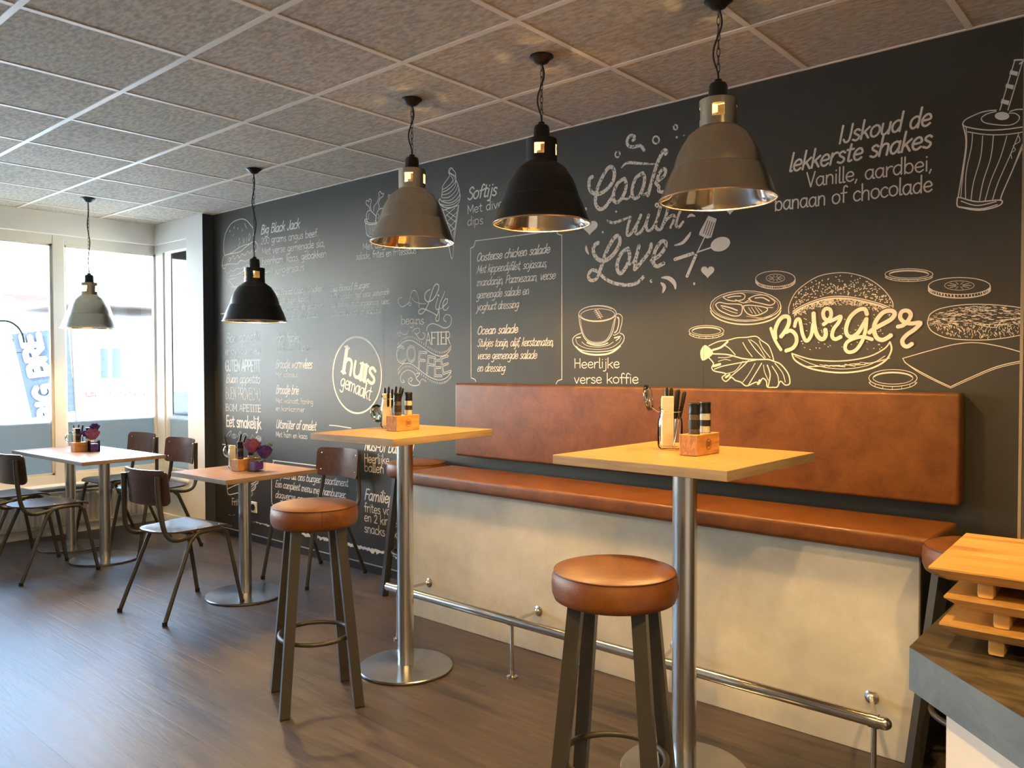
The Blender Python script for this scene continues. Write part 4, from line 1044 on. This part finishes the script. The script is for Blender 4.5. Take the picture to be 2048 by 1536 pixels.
p.line(CF, "125,1440 140,1455 120,1465 102,1435 115,1380 170,1345 225,1365 250,1405", 1.5); p.line(CF, "250,1380 285,1375 270,1402 252,1425 290,1470 250,1495 190,1480 178,1440 205,1415 215,1440 195,1455", 1.6); p.line(CF, "285,1470 310,1430 350,1455", 1.2)
p.done('Life begins after coffee in ornate white lettering')

# ---- drawings
CM = (720, 330, 8.086); p = Print('ice_cream_drawing')
for s_, w in (("1495,50 1460,50 1432,100 1450,170 1400,250 1340,340 1330,420 1320,520", 1.6), ("1470,60 1450,120 1540,180 1550,250 1500,330 1420,400 1340,440", 1.6), ("1490,60 1545,130 1550,230 1590,330 1612,440 1620,520 1590,620 1500,680 1400,690 1310,650 1280,590 1295,548 1330,590 1450,615 1560,560 1612,480", 1.8),
    ("1330,400 1420,350 1500,250 1470,170", 1.4), ("1320,480 1430,460 1530,360 1555,260", 1.4), ("1325,530 1440,520 1545,420 1580,330", 1.4), ("1340,575 1460,570 1570,470 1600,380", 1.4), ("1300,630 1400,655 1520,630 1600,560", 1.4), ("1430,130 1490,160 1525,210 1500,290", 1.2),
    ("1330,700 1400,900 1480,1120 1500,1300", 1.6), ("1600,650 1560,950 1520,1250 1500,1490 1475,1495 1445,1340 1440,1330", 1.6), ("1580,680 1545,950 1505,1200", 1.2), ("1350,730 1450,700 1600,650", 1.6),
    ("1380,720 1470,790 1560,850", 1.2), ("1390,830 1460,760 1540,690", 1.2), ("1420,910 1500,830 1570,760", 1.2), ("1400,800 1480,870 1550,920", 1.2), ("1440,1000 1500,950 1560,880", 1.2), ("1460,1080 1510,1040 1550,1000", 1.2), ("1420,930 1480,990 1530,1050", 1.2)): p.line(CM, s_, w)
p.done('white ice cream cone drawing')
p = Print('drumstick_drawing')
for s_, w in (("160,740 150,680 110,640 98,600 112,570 145,595 150,553 178,555 182,600 168,640 175,690 182,740", 1.5), ("165,735 120,755 105,820 115,900 130,930", 1.5), ("175,740 225,790 262,835 250,915", 1.5), ("150,790 135,830 145,880", 1),
    ("272,615 310,520 308,450 335,428 350,465 385,462 365,515 330,535 298,620", 1.5), ("265,620 230,670 220,750", 1.3), ("295,620 315,680 300,705", 1.3), ("258,910 265,810 300,730 350,702 390,695 430,620 460,545 462,490 490,490 520,530", 1.5), ("290,790 310,830 290,870", 1),
    ("120,875 80,885 85,930 130,955 230,955 330,925 420,900", 1.8), ("85,900 130,930 230,935 330,905", 1.2), ("92,950 105,1080 115,1130 160,1160 240,1160 330,1150 400,1120", 1.6)): p.line(CM, s_, w)
for x in range(125, 330, 22): p.line(CM, [(x, 960), (x+10, 1135)], 1.2, straight=True)
p.done('white drumstick bucket drawing')
CN = (440, 430, 9.04); p = Print('burger_drawing')
for s_, w in (("90,740 70,650 75,450 120,290 220,140 380,73 480,100 560,190 605,260 610,450", 1.7), ("90,740 110,720 200,690 330,600 440,545 560,515", 1.4), ("110,720 350,668 440,600 600,480 655,500 682,580 650,650 610,660", 1.5),
    ("70,740 42,850 60,920 130,870 165,775 192,790 170,850 240,735 262,800 320,725 350,780 400,700 450,730 500,655 540,690 580,640", 1.3), ("30,900 55,960 90,960 130,900 200,882 300,885 380,820 450,835 560,800 640,780 680,860", 1.5),
    ("100,950 92,1010 135,1060 150,1050 200,1000 240,1020 300,970 380,970 480,910 520,900", 1.3), ("160,1110 300,1080 430,1010 520,980", 1.2), ("165,1165 300,1130 430,1070", 1.2), ("125,1050 135,1190 180,1285 280,1295 380,1280 440,1230 440,1170", 1.6), ("150,1170 220,1265 300,1330 350,1330", 1.4),
    ("335,580 370,480", 1), ("415,410 425,520", 1), ("445,420 440,510", 1), ("480,500 490,410", 1), ("515,480 530,330 550,400 520,470", 1), ("450,150 480,240", 1.3)): p.line(CN, s_, w)
for x, y in ((180, 290), (258, 225), (325, 245), (405, 280), (238, 365), (350, 435)): p.line(CN, [(x-3, y+16), (x+4, y-16)], 1.6, straight=True)
for k in range(8): p.line(CN, [(180+k*38, 1120-k*10), (200+k*38, 1065-k*10)], .9, straight=True)
p.done('white sketched burger near the dark wall edge')
# coffee cup
CG = (1120, 580, 7.314); p = Print('cup_drawing')
p.ell(CG, (550, 345), 275, 118, 1.6, tilt=-.03); p.ell(CG, (552, 362), 250, 88, 1.3, tilt=-.03); p.ell(CG, (545, 340), 262, 104, 1.0, pi*1.05, pi*1.8)
for s_, w in (("275,360 295,520 345,680 430,765 560,785 680,750 760,640 800,480 822,350", 1.7), ("300,420 320,560 365,680 445,750 560,765 670,735 740,630 775,500 800,420", 1.1), ("825,352 870,352 910,395 905,480 880,580 860,625 800,660 780,655", 1.5), ("845,405 862,430 858,510 835,590 800,625", 2.4), ("830,400 850,395 870,420", 1),
    ("310,630 225,670 185,730 220,820 340,885 550,905 760,880 890,800 938,720 930,660 880,630", 1.7), ("235,830 320,905 440,940 560,948 690,935 790,895 880,820", 3.6), ("230,715 260,790 380,850 560,870 740,845 860,770 900,700", 1.0), ("320,760 400,815 560,835 700,810 780,760", 1.1), ("395,770 470,800 560,808 640,800 700,775", 2.4), ("240,700 300,690", 2.4), ("800,700 880,680", 3), ("820,740 870,700", 2)): p.line(CG, s_, w)
p.line(CG, "520,290 560,350 600,420", 1.4)
for k in range(5):
    x, y = 530+k*15, 300+k*24; p.line(CG, [(x, y+8), (x-22, y+2), (x-34, y+16)], 1.1); p.line(CG, [(x, y+4), (x+22, y-12), (x+38, y-2)], 1.1)
p.done('white coffee cup drawing')
# Cook with Love
CI2 = (1120, 220, 4.043); p = Print('lettering', 'chalk_worn')
def bold(s_, w, **k): p.line(CI2, s_, w, layer=1, **k)
bold("262,540 240,560 236,620 258,665 310,680 370,650 425,585 442,510 425,465 390,470 345,540 305,630 290,700 290,760 318,800 360,790 400,740 435,690", 8)
bold("520,555 470,590 437,660 432,720 460,748 500,715 530,650 535,590 520,555", 7.5); bold("500,712 540,720 580,690", 5)
bold("668,510 615,550 587,630 585,690 612,715 650,680 678,610 685,545 668,510", 7.5); bold("650,680 690,680 720,650", 5)
bold("855,355 862,335 840,330 805,390 775,470 745,570 712,690", 8); bold("780,590 800,520 835,478 855,490 845,530 800,570 775,590 800,620 800,655 845,665", 7)
p.line(CI2, "495,470 545,428 640,432 780,438", 6, layer=1, taper=.7)
p.line(CI2, "590,245 602,235 600,212 570,208 545,240 550,285 590,300 650,290 680,325", 6.5, layer=1)
p.line(CI2, "380,890 425,912 490,895 570,862", 6.5, layer=1, taper=.6)
bold("572,865 548,950 545,1010 575,1000 625,920 655,850", 6.5); bold("655,850 620,940 615,995 645,995 690,930 718,850", 6.5); bold("718,850 700,930 710,975 745,960 780,900", 6); bold("815,780 790,870 775,940 800,970 825,950", 6.5); bold("880,760 860,850 820,960", 6.5); bold("825,940 870,880 915,850 925,880 895,950", 6); bold("980,800 950,880 940,935 965,945 995,905", 6)
bold("310,1075 280,1095 270,1140 300,1200 360,1220 430,1170 480,1090 482,1035 455,1020 415,1070 370,1160 345,1240 320,1310", 8.5)
bold("320,1320 290,1370 245,1375 230,1335 260,1295 310,1310 360,1360 440,1400 540,1415 620,1400 675,1350", 7)
bold("550,1120 500,1155 465,1235 468,1300 495,1320 535,1270 565,1190 550,1120", 8); bold("545,1260 590,1235 615,1180", 5); bold("640,1100 615,1200 605,1290", 8); bold("610,1285 650,1240 720,1150 740,1085", 8)
bold("740,1220 800,1180 850,1115 855,1070 820,1065 770,1140 755,1225 780,1265 840,1240", 8)
for x, y, r, ring in ((467, 360, 20, 1), (777, 243, 26, 1), (935, 140, 16, 1), (945, 220, 9, 0), (1003, 205, 6, 0), (207, 800, 12, 0), (455, 822, 8, 0), (785, 770, 12, 1), (347, 988, 8, 0), (740, 1383, 13, 0), (1087, 1405, 10, 0)):
    p.ell(CI2, (x, y), r, r*1.15, 3.6, layer=1, n=16) if ring else p.ell(CI2, (x, y), r, r*1.15, fill=True, layer=1, n=14)
p.done('Cook with Love in worn cream script')
p = Print('utensil_drawing')
heart = lambda cx_, cy_, s_: [(cx_+s_*16*sin(t)**3/16, cy_-s_*(13*cos(t)-5*cos(2*t)-2*cos(3*t)-cos(4*t))/16) for t in [k*2*pi/28 for k in range(28)]]
for x, y, s_ in ((240, 945, 66), (1195, 1305, 54), (1375, 790, 56)): p.fill(CI2, heart(x, y, s_), layer=1, smooth=False)
for s_, w in (("925,1095 990,1075 1040,1020 1058,985", 7), ("1030,870 1060,850 1095,860", 6), ("212,1095 215,1130 234,1168", 6), ("820,1355 880,1360 925,1400 935,1450", 9), ("815,1395 845,1430 830,1480", 8)): p.line(CI2, s_, w, layer=1, taper=.8)
p.fill(CI2, "1200,855 1268,880 1225,1030 1190,1040 1125,1010 1130,985", layer=1, smooth=False)
for k in range(4): p.line(CI2, [(1200+k*17-3, 895+k*6), (1168+k*17-8, 1000+k*6)], 1.6, straight=True, layer=2, mi=1)
p.line(CI2, "1170,1030 1110,1155", 2.6, straight=True, layer=1); p.line(CI2, "1100,1175 1028,1345", 6.5, straight=True, layer=1); p.line(CI2, "1088,1178 1112,1188", 1, straight=True, layer=3, mi=1)
p.ell(CI2, (1298, 1085), 82, 56, fill=True, layer=1, tilt=-.35); p.line(CI2, "1235,1108 1110,1150", 3, straight=True, layer=1); p.line(CI2, "1075,1160 930,1208", 7, straight=True, layer=1); p.line(CI2, "1060,1150 1070,1178", 1, straight=True, layer=3, mi=1)
for x, y in ((1035, 1335), (1085, 1210), (935, 1208), (1040, 1172)): p.ell(CI2, (x, y), 4, 5, fill=True, layer=3, mi=1, n=10)
p.done('hearts, spatula and spoon in cream print')
# shake
CO = (1900, 100, 4.655); p = Print('shake_drawing')
for s_, w in (("118,690 150,645 300,578 430,560", 2.2), ("560,572 640,552 760,565 850,600", 2.2), ("118,690 150,715 300,742 450,744 600,728 760,700 850,640", 2.4), ("165,762 300,784 450,790 600,778 760,745", 2), ("118,690 150,860 112,1150 75,1375", 2.2), ("150,720 155,900 122,1150 100,1375", 1.6), ("430,572 340,598 292,640 340,682 520,702 610,680 648,630 610,592 550,588", 1.8),
    ("210,780 200,900 150,1150 145,1385", 1.7), ("305,800 285,1000 220,1230 195,1400", 1.7), ("405,795 380,1000 310,1220 275,1400", 1.7), ("530,800 470,1000 380,1220 325,1410", 1.7), ("640,780 560,980 450,1230 395,1400", 1.7), ("780,760 690,850 590,1100 490,1330 470,1400", 2.2), ("690,880 600,1080 570,1150", 1.5),
    ("70,1375 100,1375 250,1412 470,1398 455,1450 280,1492 120,1470 68,1450 70,1375", 2.4), ("105,1408 250,1448 430,1412", 2), ("90,1460 280,1480 440,1440", 2.2), ("640,800 650,850 590,890 610,930 570,960 575,1010", 1.4)): p.line(CO, s_, w)
p.ell(CO, (485, 615), 68, 38, fill=True, layer=0)
p.line(CO, "465,560 605,90 605,90 682,90 682,90 540,560", 2)
p.fill(CO, "480,540 545,540 620,300 655,220 690,92 610,92", layer=.5, mi=1, smooth=False)
for a, b_ in (((470, 545), (605, 92)), ((540, 560), (682, 92))): p.line(CO, [a, b_], 1.8, straight=True, layer=2)
for y in (210, 335, 480): 
    x = 605-(y-90)*.30; p.fill(CO, [(x-6, y-22), (x+66, y-6), (x+56, y+34), (x-16, y+14)], layer=2, smooth=False)
p.line(CO, "600,95 685,95 650,130", 3, layer=2)
p.done('white milkshake drawing with a striped straw')
# Burger and ingredients
CK = (1380, 500, 5.297); CL = (1700, 500, 5.12); CJ = (1540, 580, 6.4); O1 = (0, 0, 1)
p = Print('ingredient_drawing', 'chalk_burger'); rn = random.Random(11)
def slice_(c, rx, ry, th, w=1.6, inner=True):
    p.ell(O1, c, rx, ry, w); p.ell(O1, (c[0], c[1]+th), rx, ry, w*1.5, .1, pi-.1)
    p.line(O1, [(c[0]-rx, c[1]), (c[0]-rx, c[1]+th)], w, straight=True); p.line(O1, [(c[0]+rx, c[1]), (c[0]+rx, c[1]+th)], w, straight=True)
slice_((1550.9, 557.5), 39.6, 15.5, 5, 1.3); slice_((1918.8, 572), 62, 17, 7, 1.5)
for c, rx, ry, th in (((1550.9, 557.5), 39, 15, 5), ((1918.8, 572), 62, 17, 7)):
    p.ell(O1, (c[0], c[1]-1), rx*.48, ry*.55, .8)
    for k in range(10): a = k*.63; p.line(O1, [(c[0]+rx*.12*cos(a), c[1]-1+ry*.14*sin(a)), (c[0]+rx*.38*cos(a), c[1]-1+ry*.42*sin(a))], .8, straight=True)
    for k in range(26):
        a = .15+k*(pi-.3)/25; p.line(O1, [(c[0]+rx*cos(a), c[1]+ry*sin(a)+.5), (c[0]+rx*cos(a)+.5, c[1]+ry*sin(a)+th*(.5+.4*rn.random()))], 1+1.6*rn.random(), straight=True)
slice_((1491.4, 612), 70.5, 30.5, 6.5, 1.7)
p.ell(O1, (1491.4, 612.5), 66, 27.5, .8)
for s_, w in (("350,500 420,475 520,458 575,470 582,500 560,525 480,540 400,530 350,500", 2), ("400,505 470,490 540,490", 2.2), ("620,515 700,480 800,480 870,520 900,555 850,585 750,565 660,545 620,515", 2), ("690,510 770,505 840,540", 2.4), ("270,580 310,555 400,570 520,575 555,600 540,680 480,700 400,680 310,635 270,580", 2), ("330,590 420,610 500,640", 2.4), ("340,610 430,650 500,670", 1.4), ("570,590 640,585 760,600 820,620 800,655 700,695 620,680 575,630 570,590", 2), ("620,610 660,670", 1.2), ("650,605 700,680", 1.2), ("690,605 735,670", 1.2), ("720,610 765,655", 1.2), ("480,525 560,560 600,545 640,520", 1.8), ("590,560 650,545", 1.4), ("820,610 880,610", 1.2), ("600,700 760,720 880,690", .8)): p.line(CK, s_, w)
def ring_(c, rx, ry, th, w=1.4):
    p.ell(O1, c, rx, ry, w); p.ell(O1, c, rx*.83, ry*.72, w*.8); p.ell(O1, (c[0], c[1]-.3), rx*.80, ry*.62, w*2.0, pi*1.08, pi*1.92); p.ell(O1, (c[0], c[1]+th), rx, ry, w, .15, pi-.15)
    for k in range(7): a = .4+k*.4; p.line(O1, [(c[0]+rx*cos(a), c[1]+ry*sin(a)), (c[0]+rx*cos(a), c[1]+ry*sin(a)+th)], .8, straight=True)
ring_((1413, 662), 35, 11, 4, 1.2); ring_((1818, 548.5), 48, 11, 3.5); ring_((1786, 756), 48.4, 17, 6)
# lettuce
p.fill(CK, "110,1080 150,1010 200,1030 245,1090 200,1140 130,1170")
for s_, w in (("200,1015 300,970 400,955 500,930 600,925 700,915 760,960 830,1010 870,1100 890,1180", 2), ("890,1180 960,1210 1040,1310 1058,1410 1010,1430 960,1390 925,1450 880,1455 820,1450 810,1390 770,1360 730,1420 700,1400 600,1440 540,1400 480,1380 440,1350 380,1392 340,1350 380,1310 260,1282 232,1245 250,1200 200,1140", 2.4),
    ("240,1100 400,1108 560,1150 700,1160 830,1160 890,1180", 2.6), ("480,1110 420,1045 370,1010", 1.8), ("660,1130 600,1050 560,980", 1.6), ("790,1150 700,1060 620,950", 1.8), ("850,1140 770,1040 735,960", 1.6), ("700,1165 500,1200 350,1230 260,1262", 2), ("620,1172 540,1250 420,1350", 2), ("560,1180 480,1280 380,1310", 1.4), ("760,1200 700,1300 620,1430", 2), ("690,1200 620,1320 560,1400", 1.4), ("820,1220 850,1320 830,1440", 2.4), ("780,1220 790,1290 830,1380", 1.4), ("870,1230 930,1330 940,1420", 1.8), ("900,1200 980,1300 1010,1400", 1.6), ("300,1140 380,1140 450,1125", 1.4), ("240,1060 330,1030 400,970", 4), ("300,1180 370,1160 430,1170", 1.2), ("640,950 720,1010 800,1140", 1.4), ("250,1230 320,1210", 5), ("380,1350 420,1320", 4), ("720,1420 740,1380", 4)): p.line(CK, s_, w)
# bun
dome = [(1578, 628), (1578.5, 611), (1593, 583), (1625, 558.5), (1650, 549), (1682, 545.3), (1710, 548.5), (1739, 558.6), (1766, 578), (1784, 601.6), (1786, 615)]
inn = [(1586, 622.7), (1603, 612), (1635, 599), (1665, 593), (1700, 593.8), (1739, 601.6), (1765, 609), (1784, 617)]
p.line(O1, dome, 1.6); p.line(O1, inn, 1.8); p.line(O1, [(x, y+4) for x, y in inn], 3.0)
D = cr(dome, 8); I_ = cr(inn, 10)
def at_x(L, x):
    for a, b_ in zip(L, L[1:]):
        if a[0] <= x <= b_[0] and b_[0] > a[0]: t = (x-a[0])/(b_[0]-a[0]); return a[1]+t*(b_[1]-a[1])
    return L[-1][1]
for k in range(230):
    x = 1583+200*rn.random(); y0 = at_x(D, x); y1 = at_x(I_, min(max(x, 1587), 1783)); t = rn.random()**.8
    y = y0+4+(y1-y0-8)*t
    if y < y1-2: a = rn.random()*pi; p.ell(O1, (x, y), 1.9, 1.0, fill=True, tilt=a, n=6)
for k in range(420):
    x = 1588+195*rn.random(); y = at_x(I_, x)+5+12*rn.random()**1.5; a = rn.random()*pi
    p.line(O1, [(x-1.6*cos(a), y-1.6*sin(a)), (x+1.6*cos(a), y+1.6*sin(a))], .9, straight=True)
for k in range(110):
    x = 1600+170*rn.random(); y = 625+75*rn.random(); p.ell(O1, (x, y), 1.8, .8, fill=True, tilt=rn.random(), n=6)
bot = [(1584, 707), (1625, 719), (1682, 722), (1735, 714), (1768, 698), (1780, 684)]; und = [(1584, 707), (1592, 722), (1625, 738), (1682, 745.4), (1735, 739), (1770, 722), (1783, 700), (1780, 684)]
p.line(O1, bot, 2.6); p.line(O1, und, 3.2); p.line(O1, [(1590, 712), (1630, 730), (1682, 738), (1735, 731), (1770, 712)], 1.4)
for k in range(16):
    x = 1610+k*10; p.line(O1, [(x, 728+rn.random()*6-max(0, (k-8))*1.4), (x+20, 729+rn.random()*5-max(0, (k-7))*1.6)], .9+rn.random(), straight=True)
# patty
pat = [(1856, 640), (1862, 627), (1885, 616), (1934, 609), (1993, 610), (2048, 617), (2075, 630), (2078, 650), (2048, 668), (1993, 678), (1944, 680), (1895, 676), (1866, 664), (1856, 650)]
p.line(O1, pat, 1.6, closed=True)
for k in range(520):
    a = rn.random()*2*pi; r = rn.random()**.5; x = 1967+108*r*cos(a); y = 644+33*r*sin(a); l = 2.5+2.5*rn.random(); t = -.2+.4*rn.random() if y < 650 else 1+rn.random()
    if x < 2058: p.line(O1, [(x-l*cos(t), y-l*sin(t)*.5), (x+l*.1, y+.8), (x+l*cos(t), y+l*sin(t)*.5)], .9, k=2)
p.line(O1, "1950,648 1990,655 2005,642 2048,636", 1.4)
# cheese
for s_, w in (("540,1110 540,1110 800,1035 1080,965 1300,950 1550,990 1782,1055", 1.6), ("540,1110 600,1178 850,1315 1030,1400 1030,1400 1200,1320 1500,1195 1782,1130", 1.6), ("560,1150 700,1250 860,1335 1030,1415 1030,1415 1200,1338 1500,1212 1782,1148", 1.2)): p.line(CL, s_, w)
p.done('white drawing of a burger with flying ingredients')
p = Print('lettering', 'chalk_burger')
Ls = [("15,490 50,600 95,690 145,765", 6), ("75,620 70,520 110,410 170,345 235,345 250,400 225,480 175,560 145,595", 8), ("215,540 270,520 330,570 345,660 300,740 210,778", 7.5),
  ("320,465 340,390 380,375 400,450 420,560 455,640 490,645 535,570 555,440", 7), ("562,300 570,430 600,560 650,625 695,620 718,570 712,510", 8.5),
  ("690,440 740,400 785,330 775,255 720,240 685,290 700,360 760,400 830,375 910,340 880,420 820,500 800,590 840,630 910,600", 7.5),
  ("1245,310 1215,245 1130,260 1030,350 980,480 990,570 1050,600 1130,550 1200,440 1240,370", 8), ("1240,370 1225,520 1180,660 1100,770 1010,795 965,745 990,670 1080,620 1190,600 1310,632", 7),
  ("1275,545 1330,500 1440,440 1560,370 1600,300 1550,265 1450,290 1360,400 1335,510 1370,610 1440,640 1510,610 1550,580", 8.5),
  ("1640,470 1710,450 1780,380 1805,310 1760,265 1690,280 1670,350 1720,410 1810,430 1930,420 1860,500 1760,570 1700,640 1710,700 1760,725 1820,690", 8)]
for s_, w in Ls: p.line(CJ, s_, w+4.5, layer=3, mi=1)
for s_, w in Ls: p.line(CJ, s_, w, layer=8)
p.done('word Burger in thick cream brush script')
# thin dark seams between the printed wall panels
sm = bmesh.new()
for x in (-4.42, -3.30, -2.18, -1.06): ribbon([(x, .06), (x, 2.56)], .0012, sm, wal(.2))
me = bpy.data.meshes.new('seam'); sm.to_mesh(me); sm.free(); link('wall_seam', me, mat('seam_dark', (.012, .012, .012), .6), wall_back)
# banner lettering outside (strokes turned a quarter)
bn = bmesh.new(); e1 = (tl-bl); e2 = (br_-bl)
bpl = lambda u, v: Vector((.012, u, v))
bi = [0]
def btext(t, s0, s1, cap0, cap1):
    adv = sum(float(G[c_].split('|')[0]) for c_ in t); x = 0
    for c_ in t:
        aw, st = G[c_].split('|'); aw = float(aw)
        for q in st.split(';'):
            if not q.strip(): continue
            P = [tuple(float(v) for v in z.split(',')) for z in q.strip('/').split()]; W_ = []
            for a, b_ in (P if q.startswith('/') else cr(P, 5)):
                s_ = s0+(s1-s0)*(x+a)/adv; u_ = cap0+(cap1-cap0)*(1-b_/16)
                pt = bl+e1*s_+e2*u_; W_.append((pt.y-loc0.y, pt.z+.2))
            bi[0] += 1; ribbon(W_, .060, bn, (lambda k: (lambda u, v: Vector((.012+.001*k, u, v))))(bi[0] % 7))
        x += aw
btext("BIG BRE", -.06, .98, .17, .56)
me = bpy.data.meshes.new('lettering'); bn.to_mesh(me); bn.free(); link('lettering', me, M['banner_ink'], ban)
